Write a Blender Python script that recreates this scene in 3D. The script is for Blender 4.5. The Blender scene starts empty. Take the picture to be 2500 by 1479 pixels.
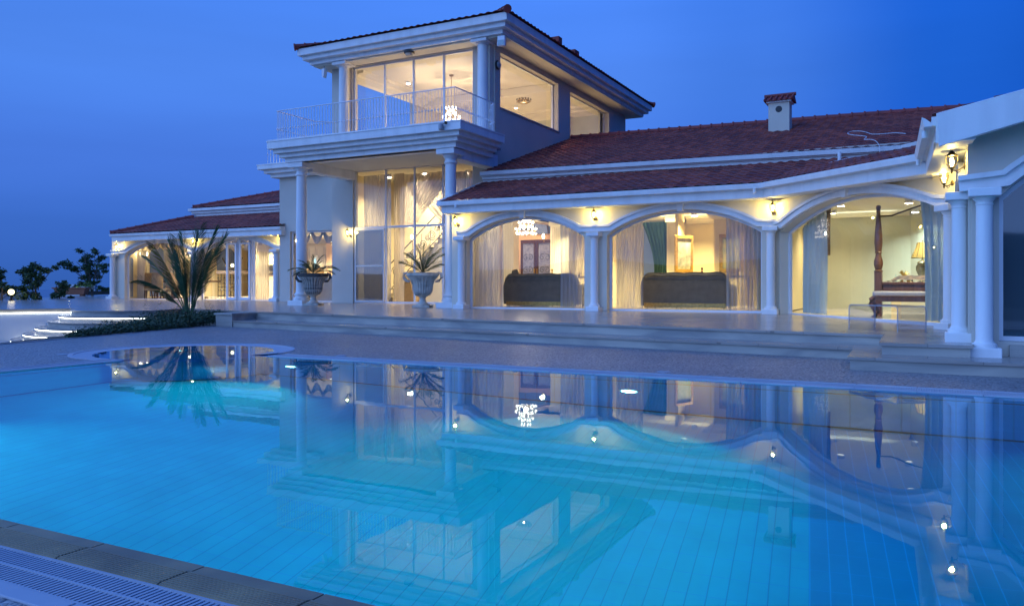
import bpy, math, random
from mathutils import Vector, Matrix
from mathutils.geometry import tessellate_polygon
random.seed(7)
scene = bpy.context.scene
col = scene.collection
R = math.radians
# ------------------------------------------------------------------ camera, sky, exposure
cam_d = bpy.data.cameras.new('camera'); cam = bpy.data.objects.new('camera', cam_d); col.objects.link(cam)
cam.location = (0, 0, 1.1); cam.rotation_euler = (R(90), 0, R(27.57))
cam_d.sensor_width = 36; cam_d.lens = 27.99; cam_d.shift_y = -0.017
cam_d.clip_start = .05; cam_d.clip_end = 9000
scene.camera = cam
scene.view_settings.view_transform = 'Standard'
scene.view_settings.look = 'None'
scene.view_settings.exposure = 0
scene.view_settings.gamma = 1
cy = scene.cycles
cy.use_denoising = True
cy.max_bounces = 10; cy.diffuse_bounces = 3; cy.glossy_bounces = 5; cy.transmission_bounces = 8; cy.transparent_max_bounces = 24
cy.sample_clamp_indirect = 3.0; cy.sample_clamp_direct = 0
cy.blur_glossy = .3

world = bpy.data.worlds.new('World'); scene.world = world; world.use_nodes = True
def sky():
    nt = world.node_tree; N = nt.nodes; L = nt.links; N.clear()
    out = N.new('ShaderNodeOutputWorld'); bg = N.new('ShaderNodeBackground')
    tc = N.new('ShaderNodeTexCoord'); sep = N.new('ShaderNodeSeparateXYZ')
    L.new(tc.outputs['Generated'], sep.inputs[0])
    el = N.new('ShaderNodeValToRGB'); el.color_ramp.interpolation = 'EASE'
    cr = el.color_ramp.elements
    cr[0].position = 0.0; cr[0].color = (.034, .118, .47, 1)
    cr[1].position = 1.0; cr[1].color = (.05, .22, .92, 1)
    for p, c in ((.06, (.043, .145, .58)), (.14, (.066, .200, .78)), (.24, (.078, .245, .88)), (.36, (.072, .25, .95)), (.55, (.05, .24, .98))):
        e = cr.new(p); e.color = (*c, 1)
    L.new(sep.outputs['Z'], el.inputs[0])
    # bearing: the sky is paler to the west (left of and behind the camera), deeper blue to the east
    dot = N.new('ShaderNodeVectorMath'); dot.operation = 'DOT_PRODUCT'; dot.inputs[1].default_value = (.98, .19, 0)
    L.new(tc.outputs['Generated'], dot.inputs[0])
    az = N.new('ShaderNodeValToRGB'); az.color_ramp.interpolation = 'EASE'
    a = az.color_ramp.elements
    a[0].position = 0.0; a[0].color = (1.0, 1.0, .97, 1)
    a[1].position = 1.0; a[1].color = (.03, .28, .50, 1)
    for p, c in ((.42, (1.0, 1.0, 1.0)), (.50, (.72, .84, .90)), (.60, (.16, .50, .74)), (.70, (.04, .34, .58))):
        e = a.new(p); e.color = (*c, 1)
    mr = N.new('ShaderNodeMapRange'); mr.inputs[1].default_value = -1; mr.inputs[2].default_value = 1
    L.new(dot.outputs['Value'], mr.inputs[0]); L.new(mr.outputs[0], az.inputs[0])
    mul = N.new('ShaderNodeMix'); mul.data_type = 'RGBA'; mul.blend_type = 'MULTIPLY'; mul.inputs[0].default_value = 1
    L.new(el.outputs[0], mul.inputs[6]); L.new(az.outputs[0], mul.inputs[7])
    # thin stretched cloud bands near the horizon
    mp = N.new('ShaderNodeMapping'); mp.inputs['Scale'].default_value = (1.2, 1.2, 9)
    nz = N.new('ShaderNodeTexNoise'); nz.inputs['Scale'].default_value = 1.6; nz.inputs['Detail'].default_value = 3
    L.new(tc.outputs['Generated'], mp.inputs[0]); L.new(mp.outputs[0], nz.inputs['Vector'])
    nr = N.new('ShaderNodeMapRange'); nr.inputs[1].default_value = .35; nr.inputs[2].default_value = .7; nr.inputs[3].default_value = .95; nr.inputs[4].default_value = 1.05
    L.new(nz.outputs['Fac'], nr.inputs[0])
    sc = N.new('ShaderNodeVectorMath'); sc.operation = 'SCALE'
    L.new(mul.outputs[2], sc.inputs[0]); L.new(nr.outputs[0], sc.inputs['Scale'])
    # the after-sunset glow of the western sky, behind the camera
    wd = N.new('ShaderNodeVectorMath'); wd.operation = 'DOT_PRODUCT'; wd.inputs[1].default_value = (-.55, -.80, .22)
    L.new(tc.outputs['Generated'], wd.inputs[0])
    wr = N.new('ShaderNodeMapRange'); wr.inputs[1].default_value = .2; wr.inputs[2].default_value = 1.0; wr.inputs[3].default_value = 0; wr.inputs[4].default_value = 1.0
    L.new(wd.outputs['Value'], wr.inputs[0])
    ws = N.new('ShaderNodeVectorMath'); ws.operation = 'SCALE'; ws.inputs[0].default_value = (.50, .86, 1.75)
    L.new(wr.outputs[0], ws.inputs['Scale'])
    ad = N.new('ShaderNodeVectorMath'); ad.operation = 'ADD'
    L.new(sc.outputs[0], ad.inputs[0]); L.new(ws.outputs[0], ad.inputs[1])
    L.new(ad.outputs[0], bg.inputs[0]); bg.inputs[1].default_value = 1.0
    L.new(bg.outputs[0], out.inputs[0])
sky()

# ------------------------------------------------------------------ materials
MATS = {}
def mat(name, c, rough=.5, c2=None, nscale=4, detail=4, bump=0, bscale=40, metal=0, spec=.5, contrast=(.3, .7), stretch=None, emit=None, estr=0, coat=0, trans=0):
    m = bpy.data.materials.new(name); m.use_nodes = True
    nt = m.node_tree; N = nt.nodes; L = nt.links; b = N['Principled BSDF']
    b.inputs['Base Color'].default_value = (*c, 1); b.inputs['Roughness'].default_value = rough
    b.inputs['Metallic'].default_value = metal; b.inputs['Specular IOR Level'].default_value = spec
    if coat: b.inputs['Coat Weight'].default_value = coat; b.inputs['Coat Roughness'].default_value = .15
    tc = N.new('ShaderNodeTexCoord'); v = tc.outputs['Object']
    if stretch:
        mp = N.new('ShaderNodeMapping'); mp.inputs['Scale'].default_value = stretch; L.new(v, mp.inputs[0]); v = mp.outputs[0]
    if c2:
        n = N.new('ShaderNodeTexNoise'); n.inputs['Scale'].default_value = nscale; n.inputs['Detail'].default_value = detail
        L.new(v, n.inputs['Vector'])
        r = N.new('ShaderNodeMapRange'); r.inputs[1].default_value, r.inputs[2].default_value = contrast
        L.new(n.outputs['Fac'], r.inputs[0])
        mx = N.new('ShaderNodeMix'); mx.data_type = 'RGBA'; mx.inputs[6].default_value = (*c, 1); mx.inputs[7].default_value = (*c2, 1)
        L.new(r.outputs[0], mx.inputs[0]); L.new(mx.outputs[2], b.inputs['Base Color'])
    if bump:
        n2 = N.new('ShaderNodeTexNoise'); n2.inputs['Scale'].default_value = bscale; n2.inputs['Detail'].default_value = 5
        L.new(tc.outputs['Object'], n2.inputs['Vector'])
        bp = N.new('ShaderNodeBump'); bp.inputs['Strength'].default_value = bump; bp.inputs['Distance'].default_value = .02
        L.new(n2.outputs['Fac'], bp.inputs['Height']); L.new(bp.outputs[0], b.inputs['Normal'])
    if emit:
        b.inputs['Emission Color'].default_value = (*emit, 1); b.inputs['Emission Strength'].default_value = estr
    MATS[name] = m
    return m
def emission(name, c, s):
    m = bpy.data.materials.new(name); m.use_nodes = True; nt = m.node_tree; nt.nodes.clear()
    o = nt.nodes.new('ShaderNodeOutputMaterial'); e = nt.nodes.new('ShaderNodeEmission')
    e.inputs[0].default_value = (*c, 1); e.inputs[1].default_value = s; nt.links.new(e.outputs[0], o.inputs[0])
    MATS[name] = m; return m
def thin_glass(name, tint=(.93, .95, .95), rough=0.0, ior=1.55, boost=1.0, milk=0, milkc=(.5, .5, .5), wav=0):
    m = bpy.data.materials.new(name); m.use_nodes = True; nt = m.node_tree; N = nt.nodes; L = nt.links; N.clear()
    o = N.new('ShaderNodeOutputMaterial'); t = N.new('ShaderNodeBsdfTransparent'); t.inputs[0].default_value = (*tint, 1)
    g = N.new('ShaderNodeBsdfGlossy'); g.inputs['Roughness'].default_value = rough
    f = N.new('ShaderNodeFresnel'); f.inputs[0].default_value = ior
    mu = N.new('ShaderNodeMath'); mu.operation = 'MULTIPLY'; mu.inputs[1].default_value = boost; mu.use_clamp = True
    # a flat sheet: read the Fresnel from the side that faces the viewer
    geo = N.new('ShaderNodeNewGeometry'); vm = N.new('ShaderNodeMix'); vm.data_type = 'FLOAT'
    lw = N.new('ShaderNodeLayerWeight'); lw.inputs[0].default_value = .5
    pw = N.new('ShaderNodeMath'); pw.operation = 'POWER'; pw.inputs[1].default_value = 3.5
    L.new(lw.outputs['Facing'], pw.inputs[0])
    mad = N.new('ShaderNodeMath'); mad.operation = 'MULTIPLY_ADD'; mad.inputs[1].default_value = .85; mad.inputs[2].default_value = ((ior-1)/(ior+1))**2*2
    L.new(pw.outputs[0], mad.inputs[0]); L.new(mad.outputs[0], mu.inputs[0])
    N.remove(f); N.remove(geo); N.remove(vm)
    mx = N.new('ShaderNodeMixShader'); L.new(mu.outputs[0], mx.inputs[0])
    last = t.outputs[0]
    if milk:
        d = N.new('ShaderNodeBsdfDiffuse'); d.inputs[0].default_value = (*milkc, 1)
        m2 = N.new('ShaderNodeMixShader'); m2.inputs[0].default_value = milk; L.new(last, m2.inputs[1]); L.new(d.outputs[0], m2.inputs[2]); last = m2.outputs[0]
    L.new(last, mx.inputs[1]); L.new(g.outputs[0], mx.inputs[2])
    if wav:
        tc = N.new('ShaderNodeTexCoord'); n = N.new('ShaderNodeTexNoise'); n.inputs['Scale'].default_value = .8; n.inputs['Detail'].default_value = 1
        L.new(tc.outputs['Object'], n.inputs['Vector'])
        bp = N.new('ShaderNodeBump'); bp.inputs['Strength'].default_value = wav; bp.inputs['Distance'].default_value = .02
        L.new(n.outputs['Fac'], bp.inputs['Height']); L.new(bp.outputs[0], g.inputs['Normal'])
    L.new(mx.outputs[0], o.inputs[0]); MATS[name] = m; return m
def sheer(name, c, alpha, transl=.45, c2=None, wave=18):
    m = bpy.data.materials.new(name); m.use_nodes = True; nt = m.node_tree; N = nt.nodes; L = nt.links; N.clear()
    o = N.new('ShaderNodeOutputMaterial'); d = N.new('ShaderNodeBsdfDiffuse'); tl = N.new('ShaderNodeBsdfTranslucent'); tr = N.new('ShaderNodeBsdfTransparent')
    d.inputs[0].default_value = (*c, 1); tl.inputs[0].default_value = (*c, 1)
    tc = N.new('ShaderNodeTexCoord'); n = N.new('ShaderNodeTexNoise'); n.inputs['Scale'].default_value = wave; n.inputs['Detail'].default_value = 2
    mp = N.new('ShaderNodeMapping'); mp.inputs['Scale'].default_value = (1, 1, .06); L.new(tc.outputs['Object'], mp.inputs[0]); L.new(mp.outputs[0], n.inputs['Vector'])
    if c2:
        mc = N.new('ShaderNodeMix'); mc.data_type = 'RGBA'; mc.inputs[6].default_value = (*c, 1); mc.inputs[7].default_value = (*c2, 1)
        L.new(n.outputs['Fac'], mc.inputs[0]); L.new(mc.outputs[2], d.inputs[0]); L.new(mc.outputs[2], tl.inputs[0])
    a = N.new('ShaderNodeMixShader'); a.inputs[0].default_value = transl; L.new(d.outputs[0], a.inputs[1]); L.new(tl.outputs[0], a.inputs[2])
    b = N.new('ShaderNodeMixShader')
    r = N.new('ShaderNodeMapRange'); r.inputs[1].default_value = .35; r.inputs[2].default_value = .65; r.inputs[3].default_value = max(0, alpha-.14); r.inputs[4].default_value = min(1, alpha+.14)
    L.new(n.outputs['Fac'], r.inputs[0])
    if alpha >= 1: b.inputs[0].default_value = 1
    else: L.new(r.outputs[0], b.inputs[0])
    L.new(tr.outputs[0], b.inputs[1]); L.new(a.outputs[0], b.inputs[2]); L.new(b.outputs[0], o.inputs[0]); MATS[name] = m; return m

mat('white_paint', (.80, .795, .76), .5, (.66, .66, .63), 2.2, 7, bump=.08, bscale=30, stretch=(1.5, 1.5, .22), contrast=(.42, .8))
mat('white_frame', (.80, .80, .80), .3, (.74, .74, .74), 2)
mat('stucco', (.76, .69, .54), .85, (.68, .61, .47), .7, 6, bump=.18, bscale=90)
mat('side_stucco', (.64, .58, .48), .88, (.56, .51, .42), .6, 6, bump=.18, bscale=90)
mat('render_white', (.76, .76, .72), .85, (.68, .69, .66), .9, 6, bump=.12, bscale=60, stretch=(1, 1, .4))
mat('cream_wall', (.78, .64, .36), .8, (.70, .60, .38), 1.2, 4, bump=.03, bscale=60)
mat('peach_wall', (.78, .52, .30), .8, (.72, .48, .27), 1.2)
mat('pale_wall', (.62, .62, .50), .8, (.50, .50, .39), .9, 4)
mat('ceiling_white', (.80, .74, .60), .85, (.76, .70, .56), 1)
mat('trim_cream', (.80, .72, .52), .5, (.76, .67, .47), 2)
mat('marble', (.60, .53, .43), .12, (.50, .43, .34), 1.5, 6)
mat('dark_wood', (.085, .035, .018), .3, (.05, .02, .01), 3, 6, stretch=(8, 8, 1), bump=.05)
mat('bed_wood', (.17, .075, .045), .32, (.10, .045, .028), 3, 6, stretch=(8, 8, 1))
mat('black_iron', (.012, .012, .013), .45, (.03, .028, .025), 12, bump=.05)
mat('bronze', (.09, .06, .03), .4, (.05, .035, .02), 9, metal=.7, bump=.1)
mat('gold', (.55, .36, .10), .35, (.35, .22, .06), 14, metal=.8, bump=.3, bscale=50)
mat('grey_plastic', (.35, .36, .37), .4, (.3, .31, .32), 3)
mat('sofa_grey', (.16, .145, .11), .9, (.12, .11, .085), 5, 6, bump=.1, bscale=300)
mat('sofa_light', (.42, .40, .36), .9, (.36, .34, .31), 5, 6, bump=.1, bscale=300)
mat('chair_fabric', (.36, .25, .13), .85, (.26, .17, .09), 8, bump=.1, bscale=200)
mat('bedspread', (.34, .25, .20), .85, (.10, .10, .14), 7, 5, contrast=(.42, .55), stretch=(1, 1, 1))
mat('bench_cushion', (.50, .48, .45), .8, (.42, .40, .38), 6)
mat('terracotta', (.42, .17, .09), .8, (.33, .13, .07), 3, 5, bump=.1)
mat('urn_stone', (.56, .52, .42), .8, (.20, .19, .16), 5, 7, bump=.35, bscale=30, contrast=(.45, .75))
mat('urn_dark', (.09, .09, .08), .7, (.04, .04, .035), 8, bump=.2)
mat('soil', (.05, .035, .02), .95, (.09, .07, .05), 20, bump=.5)
mat('palm_leaf', (.028, .085, .03), .55, (.05, .125, .04), 5, bump=.05)
mat('urn_palm_leaf', (.075, .10, .035), .55, (.13, .16, .06), 6)
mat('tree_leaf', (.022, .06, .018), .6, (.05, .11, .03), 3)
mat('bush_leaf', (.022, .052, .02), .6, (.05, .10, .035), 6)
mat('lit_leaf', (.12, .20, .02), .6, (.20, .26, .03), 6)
mat('bark', (.20, .17, .13), .9, (.10, .08, .06), 10, 6, bump=.4)
mat('palm_bark', (.12, .08, .045), .9, (.06, .04, .025), 14, bump=.6)
mat('sea_water', (.012, .035, .10), .25, (.018, .045, .12), .02)
mat('hill_earth', (.05, .06, .05), .95, (.03, .04, .035), .01, 4)
mat('earth', (.06, .055, .045), .95, (.09, .085, .06), .6, 6, bump=.3)
mat('dark_hedge', (.01, .015, .02), .9, (.02, .03, .03), 3)
mat('teal_fabric', (.045, .15, .13), .8, (.03, .10, .09), 4, bump=.05)
mat('canvas_light', (.45, .42, .30), .7, (.12, .13, .10), 5, 6)
mat('canvas_dark', (.10, .13, .12), .6, (.30, .24, .10), 4, 6)
mat('steel', (.55, .55, .55), .3, metal=.9)
mat('silver_ceramic', (.32, .31, .22), .25, (.12, .12, .09), 7, metal=.5)
mat('door_glass_blue', (.16, .18, .30), .25, (.30, .32, .44), 9, 5)
mat('arch_blue', (.12, .17, .34), .12, (.16, .22, .40), 1)
mat('grille_glass', (.45, .55, .52), .15, (.35, .46, .45), 3)
mat('granite', (.16, .12, .10), .25, (.30, .24, .20), 30)
mat('red_flower', (.30, .05, .03), .6)
mat('gutter_white', (.44, .47, .50), .75, (.34, .38, .44), 2)
mat('coping', (.36, .28, .15), .6, (.20, .16, .10), 3, 6, bump=.15, bscale=120)
mat('brown_tile', (.10, .05, .035), .4, (.08, .04, .03), 5)
mat('trim_concrete', (.30, .31, .33), .7, (.24, .25, .27), 4, bump=.1)
mat('teal_cushion', (.01, .25, .30), .8)
emission('bulb', (1.0, .88, .55), 40)
emission('globe_glow', (1.0, .88, .50), 4)
emission('crystal_glow', (1.0, .84, .62), 7)
emission('small_bulb', (1.0, .85, .6), 14)
emission('spot_lens', (1.0, .9, .7), 1.6)
emission('led', (.90, .96, .96), 9)
emission('pool_lamp', (.9, .98, 1.0), 9)
emission('screen_glow', (.55, .8, .85), 2.2)
thin_glass('window_glass', boost=.55, wav=.02)
thin_glass('dark_screen_glass', tint=(.42, .45, .50), boost=1.2, rough=.02, milk=.15, milkc=(.2, .25, .32))
thin_glass('acrylic', tint=(.90, .91, .93), boost=1.6, milk=.05, milkc=(.8, .8, .9))
thin_glass('lamp_glass', tint=(.95, .9, .75), boost=1.0)
thin_glass('blind_glass', tint=(.22, .27, .33), boost=1.3, rough=.03, milk=.5, milkc=(.075, .13, .16))
sheer('sheer_curtain', (.60, .63, .66), .60, .14, (.24, .28, .36))
sheer('cream_drape', (.80, .70, .52), .80, .42, (.64, .54, .40), 30)
sheer('swag_fabric', (.62, .56, .46), .85, .5)
sheer('pale_teal_drape', (.55, .66, .66), .92, .30, (.38, .52, .55), 14)
sheer('teal_drape', (.06, .125, .115), 1.0, .1, (.03, .07, .068), 25)
sheer('shade_fabric', (.85, .62, .22), 1.0, .6)

def stone_mat(name, c, c2, tile, rough, bumpy=.1, gap=(.25, .24, .22), grid=True, mort=.006):
    m = bpy.data.materials.new(name); m.use_nodes = True; nt = m.node_tree; N = nt.nodes; L = nt.links; b = N['Principled BSDF']
    tc = N.new('ShaderNodeTexCoord'); mp = N.new('ShaderNodeMapping'); mp.inputs['Scale'].default_value = (.5, 2.2, 2.6)
    L.new(tc.outputs['Object'], mp.inputs[0])
    n = N.new('ShaderNodeTexNoise'); n.inputs['Scale'].default_value = 1.6; n.inputs['Detail'].default_value = 8; n.inputs['Distortion'].default_value = .6
    L.new(mp.outputs[0], n.inputs['Vector'])
    r = N.new('ShaderNodeMapRange'); r.inputs[1].default_value = .34; r.inputs[2].default_value = .66; L.new(n.outputs['Fac'], r.inputs[0])
    mx = N.new('ShaderNodeMix'); mx.data_type = 'RGBA'; mx.inputs[6].default_value = (*c, 1); mx.inputs[7].default_value = (*c2, 1); L.new(r.outputs[0], mx.inputs[0])
    src = mx.outputs[2]
    if grid:
        br = N.new('ShaderNodeTexBrick'); br.offset = .5; br.inputs['Scale'].default_value = 1; br.inputs['Mortar Size'].default_value = mort
        br.inputs['Brick Width'].default_value = tile[0]; br.inputs['Row Height'].default_value = tile[1]
        br.inputs['Color1'].default_value = (1, 1, 1, 1); br.inputs['Color2'].default_value = (.86, .86, .86, 1); br.inputs['Mortar'].default_value = (.6, .6, .6, 1)
        L.new(tc.outputs['Object'], br.inputs['Vector'])
        m2 = N.new('ShaderNodeMix'); m2.data_type = 'RGBA'; m2.blend_type = 'MULTIPLY'; m2.inputs[0].default_value = 1
        L.new(src, m2.inputs[6]); L.new(br.outputs[0], m2.inputs[7]); src = m2.outputs[2]
    L.new(src, b.inputs['Base Color'])
    rr = N.new('ShaderNodeMapRange'); rr.inputs[3].default_value = rough*.75; rr.inputs[4].default_value = rough*1.3; L.new(n.outputs['Fac'], rr.inputs[0]); L.new(rr.outputs[0], b.inputs['Roughness'])
    bp = N.new('ShaderNodeBump'); bp.inputs['Strength'].default_value = bumpy; bp.inputs['Distance'].default_value = .01
    L.new(n.outputs['Fac'], bp.inputs['Height']); L.new(bp.outputs[0], b.inputs['Normal'])
    MATS[name] = m
stone_mat('travertine_floor', (.40, .345, .29), (.31, .27, .23), (1.2, .6), .22, .03)
stone_mat('travertine_riser', (.47, .43, .35), (.27, .26, .235), (2.4, 2.0), .5, .15, grid=False)

def pebble_mat():
    m = bpy.data.materials.new('pebble_deck'); m.use_nodes = True; nt = m.node_tree; N = nt.nodes; L = nt.links; b = N['Principled BSDF']
    tc = N.new('ShaderNodeTexCoord')
    v = N.new('ShaderNodeTexVoronoi'); v.inputs['Scale'].default_value = 42; L.new(tc.outputs['Object'], v.inputs['Vector'])
    v2 = N.new('ShaderNodeTexVoronoi'); v2.inputs['Scale'].default_value = 17; L.new(tc.outputs['Object'], v2.inputs['Vector'])
    w = N.new('ShaderNodeValToRGB'); w.color_ramp.elements[0].color = (.10, .10, .105, 1); w.color_ramp.elements[1].color = (.40, .385, .37, 1)
    sp = N.new('ShaderNodeSeparateColor'); L.new(v.outputs['Color'], sp.inputs[0]); L.new(sp.outputs[0], w.inputs[0])
    n = N.new('ShaderNodeTexNoise'); n.inputs['Scale'].default_value = .35; n.inputs['Detail'].default_value = 6; L.new(tc.outputs['Object'], n.inputs['Vector'])
    r = N.new('ShaderNodeMapRange'); r.inputs[1].default_value = .3; r.inputs[2].default_value = .7; r.inputs[3].default_value = .78; r.inputs[4].default_value = 1.12; L.new(n.outputs['Fac'], r.inputs[0])
    s = N.new('ShaderNodeVectorMath'); s.operation = 'SCALE'; L.new(w.outputs[0], s.inputs[0]); L.new(r.outputs[0], s.inputs['Scale']); L.new(s.outputs[0], b.inputs['Base Color'])
    b.inputs['Roughness'].default_value = .42
    ad = N.new('ShaderNodeMath'); ad.operation = 'ADD'; L.new(v.outputs['Distance'], ad.inputs[0]); L.new(v2.outputs['Distance'], ad.inputs[1])
    bp = N.new('ShaderNodeBump'); bp.invert = True; bp.inputs['Strength'].default_value = .9; bp.inputs['Distance'].default_value = .02
    L.new(ad.outputs[0], bp.inputs['Height']); L.new(bp.outputs[0], b.inputs['Normal'])
    MATS['pebble_deck'] = m
pebble_mat()

def roof_mat():
    m = bpy.data.materials.new('roof_tile'); m.use_nodes = True; nt = m.node_tree; N = nt.nodes; L = nt.links; b = N['Principled BSDF']
    uv = N.new('ShaderNodeUVMap'); fl = N.new('ShaderNodeVectorMath'); fl.operation = 'FLOOR'; L.new(uv.outputs[0], fl.inputs[0])
    wn = N.new('ShaderNodeTexWhiteNoise'); wn.noise_dimensions = '2D'; L.new(fl.outputs[0], wn.inputs['Vector'])
    cr = N.new('ShaderNodeValToRGB'); cr.color_ramp.elements[0].color = (.17, .032, .024, 1); cr.color_ramp.elements[1].color = (.36, .085, .052, 1)
    L.new(wn.outputs['Value'], cr.inputs[0])
    tc = N.new('ShaderNodeTexCoord'); n = N.new('ShaderNodeTexNoise'); n.inputs['Scale'].default_value = .8; n.inputs['Detail'].default_value = 7; L.new(tc.outputs['Object'], n.inputs['Vector'])
    mx = N.new('ShaderNodeMix'); mx.data_type = 'RGBA'; mx.inputs[7].default_value = (.12, .045, .038, 1)
    r = N.new('ShaderNodeMapRange'); r.inputs[1].default_value = .45; r.inputs[2].default_value = .75; r.inputs[4].default_value = .55; L.new(n.outputs['Fac'], r.inputs[0]); L.new(r.outputs[0], mx.inputs[0])
    L.new(cr.outputs[0], mx.inputs[6]); L.new(mx.outputs[2], b.inputs['Base Color']); b.inputs['Roughness'].default_value = .75
    MATS['roof_tile'] = m
roof_mat()
mat('ridge_tile', (.32, .055, .038), .7, (.20, .04, .03), 3, 6, bump=.1)

def pool_mat(name, c, c2, rot, tw=.25, th=.125, mortar=(.009, .35, .56), line=.72):
    m = bpy.data.materials.new(name); m.use_nodes = True; nt = m.node_tree; N = nt.nodes; L = nt.links; b = N['Principled BSDF']
    tc = N.new('ShaderNodeTexCoord'); mp = N.new('ShaderNodeMapping'); mp.inputs['Rotation'].default_value = rot; L.new(tc.outputs['Object'], mp.inputs[0])
    br = N.new('ShaderNodeTexBrick'); br.offset = 0; br.inputs['Scale'].default_value = 1; br.inputs['Mortar Size'].default_value = .0045; br.inputs['Mortar Smooth'].default_value = .3
    br.inputs['Brick Width'].default_value = th; br.inputs['Row Height'].default_value = tw
    br.inputs['Color1'].default_value = (*c, 1); br.inputs['Color2'].default_value = (*c2, 1); br.inputs['Mortar'].default_value = (*mortar, 1)
    L.new(mp.outputs[0], br.inputs['Vector']); b.inputs['Roughness'].default_value = .5
    sp = N.new('ShaderNodeSeparateXYZ'); L.new(mp.outputs[0], sp.inputs[0])
    dv = N.new('ShaderNodeMath'); dv.operation = 'DIVIDE'; dv.inputs[1].default_value = th; L.new(sp.outputs[0], dv.inputs[0])
    fr = N.new('ShaderNodeMath'); fr.operation = 'FRACT'; L.new(dv.outputs[0], fr.inputs[0])
    lt = N.new('ShaderNodeMath'); lt.operation = 'LESS_THAN'; lt.inputs[1].default_value = .06; L.new(fr.outputs[0], lt.inputs[0])
    mr = N.new('ShaderNodeMapRange'); mr.inputs[3].default_value = 1.0; mr.inputs[4].default_value = line; L.new(lt.outputs[0], mr.inputs[0])
    nz = N.new('ShaderNodeTexNoise'); nz.inputs['Scale'].default_value = 2.2; nz.inputs['Detail'].default_value = 3; L.new(tc.outputs['Object'], nz.inputs['Vector'])
    m3 = N.new('ShaderNodeMapRange'); m3.inputs[1].default_value = .3; m3.inputs[2].default_value = .7; m3.inputs[3].default_value = .9; m3.inputs[4].default_value = 1.08; L.new(nz.outputs['Fac'], m3.inputs[0])
    ml = N.new('ShaderNodeMath'); ml.operation = 'MULTIPLY'; L.new(mr.outputs[0], ml.inputs[0]); L.new(m3.outputs[0], ml.inputs[1])
    sc = N.new('ShaderNodeVectorMath'); sc.operation = 'SCALE'; L.new(br.outputs[0], sc.inputs[0]); L.new(ml.outputs[0], sc.inputs['Scale']); L.new(sc.outputs[0], b.inputs['Base Color'])
    MATS[name] = m
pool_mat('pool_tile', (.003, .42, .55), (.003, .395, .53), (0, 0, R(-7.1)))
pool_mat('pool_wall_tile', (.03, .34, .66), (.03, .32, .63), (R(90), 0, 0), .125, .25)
pool_mat('pool_tile_dark', (.002, .27, .46), (.002, .26, .45), (0, 0, R(-7.1)), mortar=(.002, .29, .53), line=1.3)  # darker blue tone for the floor's east part, same depth as the rest

def water_mat():
    m = bpy.data.materials.new('pool_water'); m.use_nodes = True; nt = m.node_tree; N = nt.nodes; L = nt.links; N.clear()
    o = N.new('ShaderNodeOutputMaterial'); g = N.new('ShaderNodeBsdfGlossy'); g.inputs['Roughness'].default_value = .012; g.inputs['Color'].default_value = (.70, .86, .92, 1)
    r = N.new('ShaderNodeBsdfRefraction'); r.inputs['IOR'].default_value = 1.333; r.inputs['Roughness'].default_value = .01; r.inputs['Color'].default_value = (.30, .96, 1, 1)
    f = N.new('ShaderNodeFresnel'); f.inputs['IOR'].default_value = 1.32
    tc = N.new('ShaderNodeTexCoord'); mp = N.new('ShaderNodeMapping'); mp.inputs['Scale'].default_value = (1.2, .8, 1); L.new(tc.outputs['Object'], mp.inputs[0])
    n = N.new('ShaderNodeTexNoise'); n.inputs['Scale'].default_value = 1.1; n.inputs['Detail'].default_value = 3; L.new(mp.outputs[0], n.inputs['Vector'])
    bp = N.new('ShaderNodeBump'); bp.inputs['Strength'].default_value = .022; bp.inputs['Distance'].default_value = .05
    L.new(n.outputs['Fac'], bp.inputs['Height'])
    for q in (g, r, f): L.new(bp.outputs[0], q.inputs['Normal'])
    x = N.new('ShaderNodeMixShader'); L.new(f.outputs[0], x.inputs[0]); L.new(r.outputs[0], x.inputs[1]); L.new(g.outputs[0], x.inputs[2]); L.new(x.outputs[0], o.inputs[0])
    MATS['pool_water'] = m
water_mat()

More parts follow.
